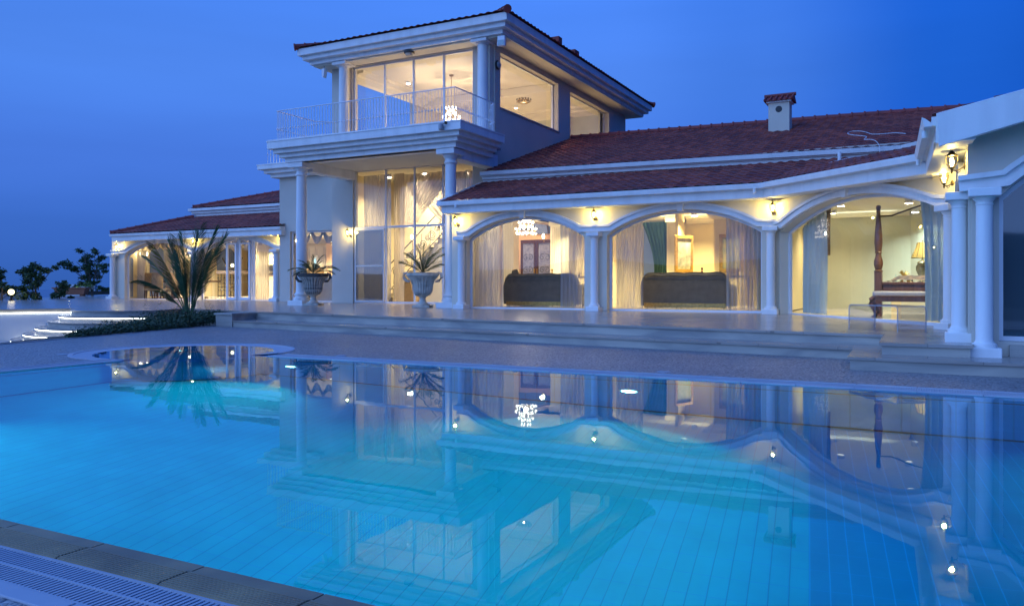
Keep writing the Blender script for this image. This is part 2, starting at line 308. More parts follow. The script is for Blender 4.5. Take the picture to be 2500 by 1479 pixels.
# ------------------------------------------------------------------ mesh helpers
class MB:
    def __init__(s, xf=None): s.v = []; s.f = []; s.xf = xf; s.uv = None
    def add(s, vs, fs):
        b = len(s.v)
        for p in vs:
            p = Vector(p)
            s.v.append(s.xf @ p if s.xf else p)
        s.f += [tuple(b+i for i in f) for f in fs]
    def box(s, x0, x1, y0, y1, z0, z1):
        s.add([(x0,y0,z0),(x1,y0,z0),(x1,y1,z0),(x0,y1,z0),(x0,y0,z1),(x1,y0,z1),(x1,y1,z1),(x0,y1,z1)],
              [(0,3,2,1),(4,5,6,7),(0,1,5,4),(1,2,6,5),(2,3,7,6),(3,0,4,7)])
    def hexa(s, b, t):   # bottom quad and top quad
        s.add(list(b)+list(t), [(0,3,2,1),(4,5,6,7),(0,1,5,4),(1,2,6,5),(2,3,7,6),(3,0,4,7)])
    def prism(s, poly, z0, z1):
        n = len(poly); s.add([(x,y,z0) for x,y in poly]+[(x,y,z1) for x,y in poly],
            [tuple(range(n))[::-1], tuple(range(n,2*n))]+[(i,(i+1)%n,n+(i+1)%n,n+i) for i in range(n)])
    def lathe(s, prof, c=(0,0,0), n=20, caps=True):
        vs = []; fs = []
        for r, z in prof:
            for i in range(n):
                a = 2*math.pi*i/n; vs.append((c[0]+r*math.cos(a), c[1]+r*math.sin(a), c[2]+z))
        for j in range(len(prof)-1):
            for i in range(n):
                k = (i+1) % n; fs.append((j*n+i, j*n+k, (j+1)*n+k, (j+1)*n+i))
        if caps: fs += [tuple(range(n))[::-1], tuple((len(prof)-1)*n+i for i in range(n))]
        s.add(vs, fs)
    def tube(s, pts, r, n=6, caps=True):
        pts = [Vector(p) for p in pts]; rs = r if isinstance(r, (list, tuple)) else [r]*len(pts)
        vs = []; fs = []; up = Vector((0, 0, 1))
        for j, p in enumerate(pts):
            t = (pts[min(j+1, len(pts)-1)]-pts[max(j-1, 0)]).normalized()
            a = t.cross(up if abs(t.z) < .95 else Vector((1, 0, 0))).normalized(); b = t.cross(a)
            for i in range(n):
                th = 2*math.pi*i/n; vs.append(p+(a*math.cos(th)+b*math.sin(th))*rs[j])
        for j in range(len(pts)-1):
            for i in range(n):
                k = (i+1) % n; fs.append((j*n+i, j*n+k, (j+1)*n+k, (j+1)*n+i))
        if caps: fs += [tuple(range(n))[::-1], tuple((len(pts)-1)*n+i for i in range(n))]
        s.add(vs, fs)
    def sphere(s, c, r, n=10, m=7, sq=(1, 1, 1)):
        prof = [(max(1e-4, math.sin(math.pi*j/m)), -math.cos(math.pi*j/m)) for j in range(m+1)]
        vs = []; fs = []
        for pr, pz in prof:
            for i in range(n):
                a = 2*math.pi*i/n; vs.append((c[0]+r*sq[0]*pr*math.cos(a), c[1]+r*sq[1]*pr*math.sin(a), c[2]+r*sq[2]*pz))
        for j in range(m):
            for i in range(n):
                k = (i+1) % n; fs.append((j*n+i, j*n+k, (j+1)*n+k, (j+1)*n+i))
        s.add(vs, fs)
    def grid(s, fn, nu, nv):   # fn(i, j) -> point
        s.add([fn(i, j) for j in range(nv+1) for i in range(nu+1)],
              [(j*(nu+1)+i, j*(nu+1)+i+1, (j+1)*(nu+1)+i+1, (j+1)*(nu+1)+i) for j in range(nv) for i in range(nu)])
    def build(s, name, m, parent=None, smooth=False, bevel=0, sub=0):
        me = bpy.data.meshes.new(name); me.from_pydata([tuple(p) for p in s.v], [], s.f)
        if smooth:
            me.shade_smooth(); me.set_sharp_from_angle(angle=R(38))
        me.materials.append(MATS[m] if isinstance(m, str) else m)
        o = bpy.data.objects.new(name, me); col.objects.link(o)
        if parent:
            o.parent = parent
            o.matrix_parent_inverse = wm(parent).inverted()
        if bevel:
            b = o.modifiers.new('bevel', 'BEVEL'); b.width = bevel; b.segments = 2; b.limit_method = 'ANGLE'
        if sub: sm = o.modifiers.new('sub', 'SUBSURF'); sm.levels = sm.render_levels = sub
        return o
def wm(o):
    m = Matrix.LocRotScale(o.location, o.rotation_euler, o.scale)
    return (wm(o.parent) @ o.matrix_parent_inverse @ m) if o.parent else m
def tag(o, label, cat=None, group=None, kind=None):
    if label: o['label'] = label
    if cat: o['category'] = cat
    if group: o['group'] = group
    if kind: o['kind'] = kind
    return o
def thing(name, label, cat, loc=(0, 0, 0), rz=0, group=None):
    o = bpy.data.objects.new(name, None); col.objects.link(o); o.location = loc; o.rotation_euler = (0, 0, rz); o.empty_display_size = .1
    return tag(o, label, cat, group)
def struct(name, mb, m, **k):
    o = mb.build(name, m, **k); o['kind'] = 'structure'; return o
KIDS = {}
def copy_tree(o, loc, rz, label=None, group=None, parent=None, inv=None):
    c = o.copy(); col.objects.link(c)
    if parent is None:
        c.location = loc; c.rotation_euler = (0, 0, rz)
        if label: c['label'] = label
        if group: c['group'] = group
    else: c.parent = parent; c.matrix_parent_inverse = o.matrix_parent_inverse.copy()
    for ch in [x for x in bpy.data.objects if x.parent == o]: copy_tree(ch, None, None, parent=c)
    return c
# local builders: parts made in a thing's own coordinates
def lbuild(mb, name, m, parent, **k):
    o = mb.build(name, m, None, **k); o.parent = parent; return o
def frame(ox, oy, ux, uy):   # (u, out, z) -> world ; out is the outward normal, to the right of travel seen from above when u points right
    l = math.hypot(ux, uy); ux /= l; uy /= l
    return Matrix(((ux, uy, 0, ox), (uy, -ux, 0, oy), (0, 0, 1, 0), (0, 0, 0, 1)))
def offset(pts, d, closed=False):   # 2D mitred offset to the left of travel
    n = len(pts); out = []
    for i in range(n):
        a = pts[i-1] if (i > 0 or closed) else None; p = pts[i]; b = pts[(i+1) % n] if (i < n-1 or closed) else None
        def nrm(q, w):
            dx, dy = w[0]-q[0], w[1]-q[1]; l = math.hypot(dx, dy) or 1; return (-dy/l, dx/l)
        if a is None: m = nrm(p, b); k = 1
        elif b is None: m = nrm(a, p); k = 1
        else:
            n1 = nrm(a, p); n2 = nrm(p, b); m = (n1[0]+n2[0], n1[1]+n2[1]); l = math.hypot(*m) or 1; m = (m[0]/l, m[1]/l)
            k = 1/max(.35, m[0]*n1[0]+m[1]*n1[1])
        out.append((p[0]+m[0]*d*k, p[1]+m[1]*d*k))
    return out
def ring(mb, A, B, w0, w1, closed=True):   # band between 2D polylines A and B in the (u, z) plane, from out=w0 to out=w1
    n = len(A)
    vs = [(u, w0, z) for u, z in A]+[(u, w0, z) for u, z in B]+[(u, w1, z) for u, z in A]+[(u, w1, z) for u, z in B]
    fs = []
    for i in range(n if closed else n-1):
        k = (i+1) % n
        fs += [(i, k, n+k, n+i), (2*n+i, 2*n+k, 3*n+k, 3*n+i), (i, k, 2*n+k, 2*n+i), (n+i, n+k, 3*n+k, 3*n+i)]
    if not closed: fs += [(0, n, 3*n, 2*n), (n-1, 2*n-1, 4*n-1, 3*n-1)]
    mb.add(vs, fs)
def arc_z(u, a, b, zs, zc):
    h = (b-a)/2; rise = zc-zs
    if rise <= 1e-6: return zs
    r = (h*h+rise*rise)/(2*rise); x = u-(a+b)/2
    return zc-r+math.sqrt(max(0, r*r-x*x))
def opening_pts(a, b, z0, zs, zc, n=28):
    p = [(b, z0), (b, zs)] if zc > zs else [(b, z0)]
    if zc > zs: p += [(b-(b-a)*i/n, arc_z(b-(b-a)*i/n, a, b, zs, zc)) for i in range(1, n)]+[(a, zs)]
    else: p += [(b, zs), (a, zs)]
    return p+[(a, z0)]
def wall_open(xf, u0, u1, z0, z1, ops, w0, w1, ztop=None):
    """wall from u0 to u1 with arched openings (a, b, sill, spring, crown), thickness from out=w0 to out=w1"""
    mb = MB(xf); us = [u0]
    for a, b, s, zs, zc in ops: us += [a+(b-a)*i/28 for i in range(29)] if zc > zs else [a, b]
    us.append(u1); us = sorted(set(round(x, 5) for x in us))
    zt = ztop or (lambda u: z1)
    for i in range(len(us)-1):
        a, b = us[i], us[i+1]; m = (a+b)/2; op = next((o for o in ops if o[0] < m < o[1]), None)
        def slab(za0, za1, zb0, zb1):
            mb.add([(a,w0,za0),(b,w0,zb0),(b,w0,zb1),(a,w0,za1),(a,w1,za0),(b,w1,zb0),(b,w1,zb1),(a,w1,za1)],
                   [(0,1,2,3),(4,5,6,7),(0,1,5,4),(3,2,6,7)])
        if op is None: slab(z0, zt(a), z0, zt(b))
        else:
            if op[2] > z0+1e-3: slab(z0, op[2], z0, op[2])
            slab(arc_z(a, *op[:2], *op[3:]), zt(a), arc_z(b, *op[:2], *op[3:]), zt(b))
    for a, b, s, zs, zc in ops:
        for x in (a, b): mb.add([(x,w0,s),(x,w0,zs),(x,w1,zs),(x,w1,s)], [(0,1,2,3)])
    for x in (u0, u1): mb.add([(x,w0,z0),(x,w0,zt(x)),(x,w1,zt(x)),(x,w1,z0)], [(0,1,2,3)])
    return mb
def window(parent, xf, a, b, z0, zs, zc, w, mull=(), trans=(), glass='window_glass', fw=.06, label=None, split_pane=False):
    """part window (its frame) with sub-part panes; mullions at u, transoms at z"""
    mb = MB(xf); P = opening_pts(a, b, z0, zs, zc); Q = offset(P, fw, True)
    ring(mb, P, Q, w-.035, w+.035)
    for u in mull: mb.box(u-fw*.5, u+fw*.5, w-.03, w+.033, z0+fw*.5, arc_z(u, a, b, zs, zc)-fw*.5)
    for z in trans: mb.box(a+fw*.5, b-fw*.5, w-.028, w+.045, z-fw*.6, z+fw*.6)
    o = mb.build('window', 'white_frame', parent)
    if label: o['label'] = label
    g = MB(xf); G = offset(P, fw*.5, True)
    g.add([(u, w, z) for u, z in G], [tuple(range(len(G)))]); g.build('pane', glass, o)
    return o
def sweep(path, prof, closed=False, z=None):
    """horizontal sweep: path [(x, y[, z])], prof [(out, z)]; out is to the right of travel"""
    mb = MB(); P2 = [(p[0], p[1]) for p in path]; n = len(path); k = len(prof); vs = []; fs = []
    offs = {o: offset(P2, -o, closed) for o in set(p[0] for p in prof)}
    for i in range(n):
        dz = path[i][2] if len(path[i]) > 2 else 0
        for o, zz in prof: q = offs[o][i]; vs.append((q[0], q[1], zz+dz))
    for i in range(n if closed else n-1):
        j = (i+1) % n
        for t in range(k): fs.append((i*k+t, i*k+(t+1) % k, j*k+(t+1) % k, j*k+t))
    if not closed: fs += [tuple(range(k)), tuple((n-1)*k+t for t in range(k))[::-1]]
    mb.add(vs, fs); return mb
def tile_roof(parent, O, U, V, vlen, left, right, tu=.27, tv=.36, name='roof', jit=1):
    """roof plane: O origin at eave, U along the eave, V up the slope; left(v), right(v) limits of u"""
    O, U, V = Vector(O), Vector(U).normalized(), Vector(V).normalized(); W = U.cross(V)
    if W.z < 0: W = -W
    rows = []; v = 0.0
    k = 0
    while v < vlen:
        e = min(v+tv, vlen); rows += [(v, .030, k), (v+.004, .036, k), (e-.001, .006, k)]; v = e; k += 1
    u0 = min(left(0), left(vlen)); u1 = max(right(0), right(vlen)); step = tu/6
    nu = int((u1-u0)/step)+1; me = bpy.data.meshes.new(name); vs = []; uvs = []; fs = []
    for (v, h, k) in rows:
        l, r = left(v), right(v)
        for i in range(nu+1):
            u = min(max(u0+i*step, l), r); t = (u/tu) % 1.0
            wv = .024*(math.sin(math.pi*min(1, t/.62)) if t < .62 else -.25*math.sin(math.pi*(t-.62)/.38))
            rnd = (math.sin((math.floor(u/tu))*12.9898+k*78.233)*43758.5453) % 1.0
            vs.append(tuple(O+U*u+V*v+W*(wv+h+rnd*.010*jit))); uvs.append((u/tu, k+.5))
    for j in range(len(rows)-1):
        for i in range(nu): fs.append((j*(nu+1)+i, j*(nu+1)+i+1, (j+1)*(nu+1)+i+1, (j+1)*(nu+1)+i))
    me.from_pydata(vs, [], fs); uvl = me.uv_layers.new(name='UVMap')
    for lp in me.loops: uvl.data[lp.index].uv = uvs[lp.vertex_index]
    me.materials.append(MATS['roof_tile'])
    o = bpy.data.objects.new(name, me); col.objects.link(o); o.parent = parent
    o.matrix_parent_inverse = wm(parent).inverted()
    return o
def ridge(parent, A, B, r=.11, step=.42):
    A, B = Vector(A), Vector(B); L = (B-A).length; n = max(1, int(L/step)); mb = MB()
    for i in range(n):
        p = A+(B-A)*(i/n); q = A+(B-A)*((i+1.08)/n); mb.tube([p, p+(q-p)*.12, p+(q-p)*.14, q], [r*1.22, r*1.22, r*1.02, r*.92], 10)
    return mb.build('ridge_tiles', 'ridge_tile', parent, smooth=False)
def lamp(name, kind, loc, energy, color, size=.3, rot=None, parent=None, spread=None, soft=None, size_y=None):
    d = bpy.data.lights.new(name, kind); d.energy = energy; d.color = color
    if kind == 'AREA':
        d.shape = 'RECTANGLE' if size_y else 'DISK'; d.size = size
        if size_y: d.size_y = size_y
        if spread: d.spread = spread
    else: d.shadow_soft_size = soft if soft is not None else size
    o = bpy.data.objects.new(name, d); col.objects.link(o); o.location = loc
    if rot: o.rotation_euler = rot
    return o
# ------------------------------------------------------------------ the setting
def zt(x, y): return .36+.0085*(y-14.4)-.0015*(x+6.1)
PC, PR0, PR1 = (-11.0, 9.3), 1.42, 1.75            # spa centre, inner and outer radius
POOL_L, POOL_R, POOL_N, POOL_F = -10.5, 12.0, 2.2, 9.3
def arcpts(c, r, a0, a1, n): return [(c[0]+r*math.cos(R(a0+(a1-a0)*i/n)), c[1]+r*math.sin(R(a0+(a1-a0)*i/n))) for i in range(n+1)]
def sheet(poly, z, holes=()):
    mb = MB(); pts = [Vector((x, y, 0)) for x, y in poly]; loops = [pts]
    for h in holes: loops.append([Vector((x, y, 0)) for x, y in h])
    tri = tessellate_polygon(loops); flat = [p for l in loops for p in l]
    zz = z if callable(z) else (lambda x, y: z)
    fs = []
    for a, b, c in tri:
        A, B, C = flat[a], flat[b], flat[c]
        fs.append((a, b, c) if (B-A).cross(C-A).z > 0 else (a, c, b))
    mb.add([(p.x, p.y, zz(p.x, p.y)) for p in flat], fs); return mb
def slab(poly, z0, z1):   # solid with sloping or flat top and bottom
    f0 = z0 if callable(z0) else (lambda x, y: z0); f1 = z1 if callable(z1) else (lambda x, y: z1)
    mb = sheet(poly, f1); n = len(poly)
    mb.add([(x, y, f0(x, y)) for x, y in poly]+[(x, y, f1(x, y)) for x, y in poly], [(i, (i+1) % n, n+(i+1) % n, n+i) for i in range(n)])
    b = sheet(poly, f0); mb.add(b.v, [f[::-1] for f in b.f]); return mb

# sea and land
mb = MB(); mb.add([(-90000, -90000, -42), (90000, -90000, -42), (90000, 90000, -42), (-90000, 90000, -42)], [(0, 1, 2, 3)])
struct('sea', mb, 'sea_water')
hole = [(-14.5, 1.0), (-14.5, 12.6), (13, 12.6), (13, 1.0)]
struct('ground', sheet([(-75, -60), (80, -60), (80, 90), (-75, 90)], -.92, [hole]), 'earth')
# dark hills across the bay behind the viewer (seen only in the glass)
mb = MB(); n = 90; hp = []
for i in range(n+1):
    a = R(188+212*i/n); h = 52+22*math.sin(i*.21)+12*math.sin(i*.53+1)+6*math.sin(i*1.3)
    hp.append((a, h))
mb.grid(lambda i, j: ((900+j*260)*math.cos(hp[i][0]), (900+j*260)*math.sin(hp[i][0]), (-43, hp[i][1]*.55, hp[i][1], hp[i][1]*.5, -43)[j]), n, 4)
struct('hills', mb, 'hill_earth', smooth=True)
# pool deck
a0 = math.degrees(math.asin((POOL_N-.54-0)/1)) if False else 0
oi = arcpts(PC, PR1, 275, 11.6, 40)   # outer spa arc, clockwise through the west and north
deck_hole = [(-10.85, 1.66)]+oi+[(12.0, 9.65), (12.0, 1.66)]
struct('pool_deck', sheet([(-11.8, -4), (14, -4), (14, 16.8), (-17.6, 16.8)], 0.0, [deck_hole]), 'pebble_deck')
mb = MB(); edge = [(-11.8, -4), (-15.4, 8.8), (-17.3, 15.6), (-17.6, 16.8)]
mb = sweep([(x, y) for x, y in edge[::-1]], [(0.005, -.92), (0.005, .012), (-.09, .012), (-.09, -.92)])
struct('deck_kerb', mb, 'trim_concrete')
# pool shell
mb = sheet([(POOL_L, POOL_N), (-1.16-.14, POOL_F), (-1.16, POOL_F), (-.28, POOL_N)], -2.4)
mb = sheet([(POOL_L, POOL_N), (-.28, POOL_N), (-1.16, POOL_F), (POOL_L, POOL_F)], -2.4)
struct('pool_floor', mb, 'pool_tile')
struct('pool_floor', sheet([(-.28, POOL_N), (POOL_R, POOL_N), (POOL_R, POOL_F), (-1.16, POOL_F)], -2.4), 'pool_tile_dark')
mb = MB()
mb.box(POOL_L, POOL_R, POOL_F, POOL_F+.3, -2.6, -.03); mb.box(POOL_L, POOL_R, POOL_N-.3, POOL_N, -2.6, -.03)
struct('pool_wall', mb, 'pool_wall_tile')
mb = MB(); mb.box(POOL_L-.3, POOL_L, POOL_N-.3, 7.9, -2.6, -.03); mb.box(POOL_R, POOL_R+.3, POOL_N-.3, POOL_F+.3, -2.6, -.03)
struct('pool_wall', mb, 'pool_wall_tile')
def annulus(c, r0, r1, a0, a1, z0, z1, n=48):
    A = arcpts(c, r1, a0, a1, n); B = arcpts(c, r0, a0, a1, n); mb = MB()
    mb.add([(x, y, z) for z in (z0, z1) for x, y in A]+[(x, y, z) for z in (z0, z1) for x, y in B], [])
    m = n+1
    for i in range(n):
        j = i+1
        mb.f += [(i, j, m+j, m+i), (2*m+i, 2*m+j, 3*m+j, 3*m+i), (m+i, m+j, 3*m+j, 3*m+i), (i, j, 2*m+j, 2*m+i)]
    return mb
mb = annulus(PC, PR0, PR1-.05, 0, 360, -2.6, -.07)
struct('spa_wall', mb, 'pool_wall_tile')
mb = MB(); mb.lathe([(PR0, -1.0), (.01, -1.0)], (PC[0], PC[1], 0), 40, caps=False)
struct('spa_floor', mb, 'pool_tile')
mb = annulus(PC, PR0-.38, PR0-.002, 0, 360, -1.0, -.45)
struct('spa_bench', mb, 'pool_wall_tile')
# brown tile lines round the pool wall
mb = MB()
for z in (-.46, -2.36):
    mb.box(-9.4, POOL_R, POOL_F-.008, POOL_F+.1, z-.035, z+.035); mb.box(POOL_L-.1, POOL_L+.008, POOL_N, 7.8, z-.035, z+.035)
mb2 = annulus(PC, PR1-.06, PR1-.042, 0, 360, -2.395, -2.325); mb.add(mb2.v, mb2.f)
struct('pool_tile_line', mb, 'brown_tile')
# water
ia = arcpts(PC, PR0, 289.4, 0, 48)
wat = [(POOL_L, POOL_N)]+arcpts(PC, PR0, 290.6, 0.1, 56)[0:1]+arcpts(PC, PR0, 290.6, 0.1, 56)[1:]+[(POOL_R, POOL_F), (POOL_R, POOL_N)]
wat = [(POOL_L, POOL_N)]+arcpts(PC, PR0, 290.6, 0, 56)+[(POOL_R, POOL_F), (POOL_R, POOL_N)]
struct('pool_water', sheet(wat, -.012), 'pool_water')
# overflow gutters: white slats in a channel
def gutter(x0, x1, y0, y1, along_x=True, pitch=.024):
    mb = MB(); L = (x1-x0) if along_x else (y1-y0); n = int(L/pitch)
    for i in range(n):
        t = (x0 if along_x else y0)+i*pitch
        if along_x: mb.box(t, t+pitch*.55, y0+.012, y1-.012, -.03, .0)
        else: mb.box(x0+.012, x1-.012, t, t+pitch*.55, -.03, .0)
    if along_x:
        mb.box(x0, x1, y0, y0+.012, -.1, .004); mb.box(x0, x1, y1-.012, y1, -.1, .004); mb.box(x0, x1, (y0+y1)/2-.006, (y0+y1)/2+.006, -.05, .003)
    else:
        mb.box(x0, x0+.012, y0, y1, -.1, .004); mb.box(x1-.012, x1, y0, y1, -.1, .004)
    return mb
struct('pool_gutter_grate', gutter(-9.22, POOL_R, POOL_F+.05, POOL_F+.27), 'gutter_white')
struct('pool_gutter_grate', gutter(-12, POOL_R, 1.74, 1.985), 'gutter_white')
struct('pool_gutter_grate', gutter(POOL_L-.27, POOL_L-.05, 1.98, 7.75, False), 'gutter_white')
mb = MB(); mb.box(-11.2, POOL_R, POOL_F+.05, POOL_F+.3, -.14, -.12); mb.box(-12, POOL_R, 1.7, 2.0, -.14, -.12); mb.box(POOL_L-.3, POOL_L-.03, 1.7, 7.9, -.14, -.12)
struct('gutter_channel', mb, 'trim_concrete')
# coping stones with joints
mb = MB(); n = 40
for i in range(n):
    x = -12.1+i*.6
    mb.box(x+.004, x+.596, 2.135, 2.2, -.05, .006); mb.box(x+.004, x+.596, 1.985, 2.13, -.05, .010)
    for q in range(9): mb.box(x+.006, x+.594, 1.995+q*.0145, 2.004+q*.0145, .009, .0125)
struct('pool_coping', mb, 'coping')
mb = MB()
for i in range(36):
    x = -9.1+i*.6; mb.box(x+.004, x+.596, POOL_F+.275, POOL_F+.35, -.05, .008); mb.box(x+.003, x+.597, POOL_F-.01, POOL_F+.048, -.06, .001)
for i in range(10): y = 1.75+i*.6; mb.box(POOL_L-.35, POOL_L-.275, y+.004, y+.596, -.05, .008); mb.box(POOL_L-.048, POOL_L+.01, y+.003, y+.597, -.06, .001)
for i in range(42): x = -12.2+i*.6; mb.box(x+.004, x+.596, 1.66, 1.738, -.05, .008)
struct('pool_trim', mb, 'gutter_white', bevel=.004)
mb = MB()
A = arcpts(PC, PR1, 275, 12, 44); B = arcpts(PC, PR1-.075, 276, 14, 44); C_ = arcpts(PC, PR0-.01, 290, 1.0, 44)
for P_, Q_, za, zb in ((A, B, .008, .008), (B, C_, .0, -.012)):
    for i in range(44):
        mb.add([(*P_[i], za), (*P_[i+1], za), (*Q_[i+1], zb), (*Q_[i], zb), (*P_[i], za-.08), (*P_[i+1], za-.08), (*Q_[i+1], zb-.08), (*Q_[i], zb-.08)],
               [(0, 1, 2, 3), (0, 1, 5, 4), (3, 2, 6, 7)])
struct('spa_trim', mb, 'gutter_white')
# small round drain covers let into the deck
for k, (x, y, lb) in enumerate(((-12.24, 7.95, 'small pale drain cover in the deck west of the round spa'), (-8.15, 9.82, 'small pale drain cover in the deck just east of the round spa'), (-2.98, 9.88, 'small pale drain cover in the deck in front of the wide sofa window'))):
    d = MB(); d.lathe([(.085, .0), (.085, .006), (.07, .009), (.001, .009)], (0, 0, 0), 20)
    o = lbuild(d, 'drain_cover', 'gutter_white', None); o.location = (x, y, .001); tag(o, lb, 'drain cover', 'drain covers in the pool deck')

# terrace: front edge, landing, curved stair
SC = (-21.4, 16.6)
top_arc = arcpts(SC, 2.05, 205, 329, 26)
Tpoly = [(-40, -1.6), (-27.5, 11.0)]+top_arc+[(-20.3, 17.0), (-17.9, 16.38), (-16.95, 16.25), (-.57, 13.55), (-.55, 11.88), (.55, 11.85), (.55, 14), (.55, 30), (-18, 38), (-44, 38), (-48, 30)]
# the far side of the terrace runs away to the left
Tpoly = [(-46, 4.0), (-27.5, 11.0)]+top_arc+[(-20.3, 17.0), (-17.9, 16.38), (-16.95, 16.25), (-.57, 13.55), (-.55, 11.88), (.9, 11.85), (.9, 13), (6, 13), (6, 38), (-44.5, 38), (-43.5, 30.5), (-41.5, 29.0)]
Tpoly = [(-27.5, 11.0)]+top_arc+[(-20.3, 17.0), (-17.9, 16.38), (-16.95, 16.25), (-.57, 13.55), (-.55, 11.88), (.49, 11.86), (.49, 12.5), (6, 12.5), (6, 38), (-47.0, 38), (-43.6, 30.6), (-37.2, 22.2), (-32.2, 15.4)]
cen = (-18, 20)
inner = [(x+.035*(1 if x < cen[0] else -1)*0, y) for x, y in Tpoly]
struct('terrace_base', slab(Tpoly, -.95, lambda x, y: zt(x, y)-.045), 'travertine_riser')
nose = offset(Tpoly, -.035, True)
struct('terrace', slab(nose, lambda x, y: zt(x, y)-.042, zt), 'travertine_floor')
S1 = [(-16.35, 16.6), (-16.35, 15.32), (-.95, 12.9), (-.9, 11.27), (9, 11.1), (9, 13.2), (5, 14.5), (-4, 15), (-15, 17)]
struct('terrace_step', slab(S1, -.1, .133), 'travertine_riser')
struct('terrace_step', slab(offset(S1, -.03, True), .135, .17), 'travertine_floor')
mb = slab([(-16.98, 16.6), (-16.98, 15.3), (-16.37, 15.3), (-16.37, 16.6)], -.1, .315)
mb2 = slab([(-17.01, 16.6), (-17.01, 15.26), (-16.34, 15.26), (-16.34, 16.6)], .317, .365); mb.add(mb2.v, mb2.f)
struct('step_end_block', mb, 'travertine_riser')
mb = MB(); xf = frame(-17.0, 16.26, -1, 0)
# curved stair
zs0 = zt(-21, 15)
steps = []
for k in range(1, 8):
    z = zs0-.165*k; r = 2.05+.30*k
    poly = [SC]+arcpts(SC, r, 188, 334-1.5*k, 40)
    struct('curved_step', slab(poly, -1.0, z-.04), 'travertine_riser')
    struct('curved_step', slab([SC]+arcpts(SC, r+.03, 188, 334-1.5*k, 40), z-.038, z), 'travertine_floor')
# terrace retaining wall, painted white, left of the stair
wallp = [(-32.2, 15.4), (-27.5, 11.0), top_arc[0]]
w_ = sweep([(-34.2, 4.9), (-27.5, 11.0), (-23.32, 15.72), (-23.1, 15.95)], [(0.0, -.92), (0.0, .27), (-.2, .27), (-.2, -.92)])
w_ = sweep([(-27.5, 11.0), (-23.25, 15.72)], [(.024, -.92), (.024, .262), (-.02, .262), (-.02, -.92)])
o = w_.build('retaining_wall', 'render_white'); tag(o, 'smooth white wall under the terrace edge, lit by a light strip', 'wall')
mb = MB(); mb.box(-24.9, -23.9, 10.9, 11.6, -.92, -.12)
mb2 = MB(); mb2.box(-24.95, -23.85, 10.85, 11.65, -.12, -.06)
t = thing('planter_wall', 'low white walled box with a flat coping below the terrace wall', 'wall', (-24.4, 11.25, -.92))
mb.build('wall', 'render_white', t); mb2.build('coping', 'trim_concrete', t)
# light strips under the nosings
def led(path, lb):
    mb = MB(); mb.tube(path, .009, 4); o = mb.build('light_strip', 'led'); tag(o, lb, 'light strip', 'light strips under the stair and terrace nosings')
led([(-27.47, 10.97, .262), (-25.32, 13.34, .268), (-23.22, 15.69, .272)], 'long white light strip under the terrace edge above the white wall')
for k, lb in ((2, 'white light strip under the second curved stair nosing, the longest arc above the shrubs'), (4, 'white light strip under the middle curved stair nosing where the shrubs begin'), (5, 'white light strip under the fifth curved stair nosing, by the shrub tips'), (6, 'short white light strip under the lowest visible curved stair nosing')):
    z = zs0-.165*(k-1)-.05; r = 2.05+.30*(k-1)+.022
    led([(x, y, z) for x, y in arcpts(SC, r, 212, 330-1.5*k, 26)], lb)
# planting bed between the deck and the stair
struct('planting_bed', sheet([(-15.5, 9.0), (-17.3, 15.6), (-17.6, 16.3), (-20.2, 16.9), (-19.6, 15.3), (-18.6, 12.5), (-16.9, 9.2)], lambda x, y: -.10), 'soil')
# ------------------------------------------------------------------ the villa
V = thing('villa', 'large white villa with red tiled roofs, arched lit windows and a columned square tower', 'building', (-12, 22, .4))
xA = frame(0, 20.45, 1, 0); x3 = frame(-3.3, 20.45, 3.78, -4.99); xW = frame(.48, 15.46, 0, -1); x4 = frame(.48, 12.35, 1, 0)
xL = frame(0, 24.4, 1, 0); xT = frame(0, 23.4, 1, 0); xB = frame(0, 24.0, 1, 0); xS = frame(-12.86, 0, 0, 1)
def part(mb, name, m, label=None, **k):
    o = mb.build(name, m, V, **k)
    if label: o['label'] = label
    return o
# outer walls
part(wall_open(xA, -12.72, -3.3, .3, 3.55, [(-12.21, -8.42, .3, 2.47, 3.07), (-7.76, -3.66, .3, 2.47, 3.07)], 0, -.3), 'wall', 'stucco')
part(wall_open(x3, 0, 6.26, .3, 3.5, [(.15, 5.95, .3, 2.40, 2.97)], 0, -.3, ztop=lambda u: 3.45-.03*u), 'wall', 'stucco')
part(wall_open(xW, 0, 2.80, -.1, 3.2, [(.45, 2.55, .1, 2.3, 2.75)], 0, -.28), 'wall', 'stucco')
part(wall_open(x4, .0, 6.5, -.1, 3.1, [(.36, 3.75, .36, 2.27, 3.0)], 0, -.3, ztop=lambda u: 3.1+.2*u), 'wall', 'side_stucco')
part(wall_open(xL, -33.9, -22.9, .3, 3.5, [(-33.0, -28.35, .3, 2.5, 3.08), (-28.1, -23.5, .3, 2.5, 3.08)], 0, -.3), 'wall', 'stucco')
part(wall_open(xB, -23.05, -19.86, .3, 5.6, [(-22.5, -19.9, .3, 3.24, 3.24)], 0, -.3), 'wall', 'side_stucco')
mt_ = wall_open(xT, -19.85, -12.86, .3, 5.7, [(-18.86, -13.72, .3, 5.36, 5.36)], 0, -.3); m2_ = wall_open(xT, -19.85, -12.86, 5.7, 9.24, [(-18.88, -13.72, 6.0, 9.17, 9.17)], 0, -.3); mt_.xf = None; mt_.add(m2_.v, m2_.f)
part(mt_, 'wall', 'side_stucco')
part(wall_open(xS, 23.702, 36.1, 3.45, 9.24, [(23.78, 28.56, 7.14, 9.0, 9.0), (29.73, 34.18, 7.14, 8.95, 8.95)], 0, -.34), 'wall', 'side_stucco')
xSL = frame(-19.85, 0, 0, -1)
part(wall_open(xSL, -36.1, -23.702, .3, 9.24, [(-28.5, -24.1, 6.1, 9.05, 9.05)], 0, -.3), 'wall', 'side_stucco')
mb = MB(); mb.box(-19.85, -12.86, 36.1, 36.4, .3, 9.24); part(mb, 'wall', 'side_stucco')
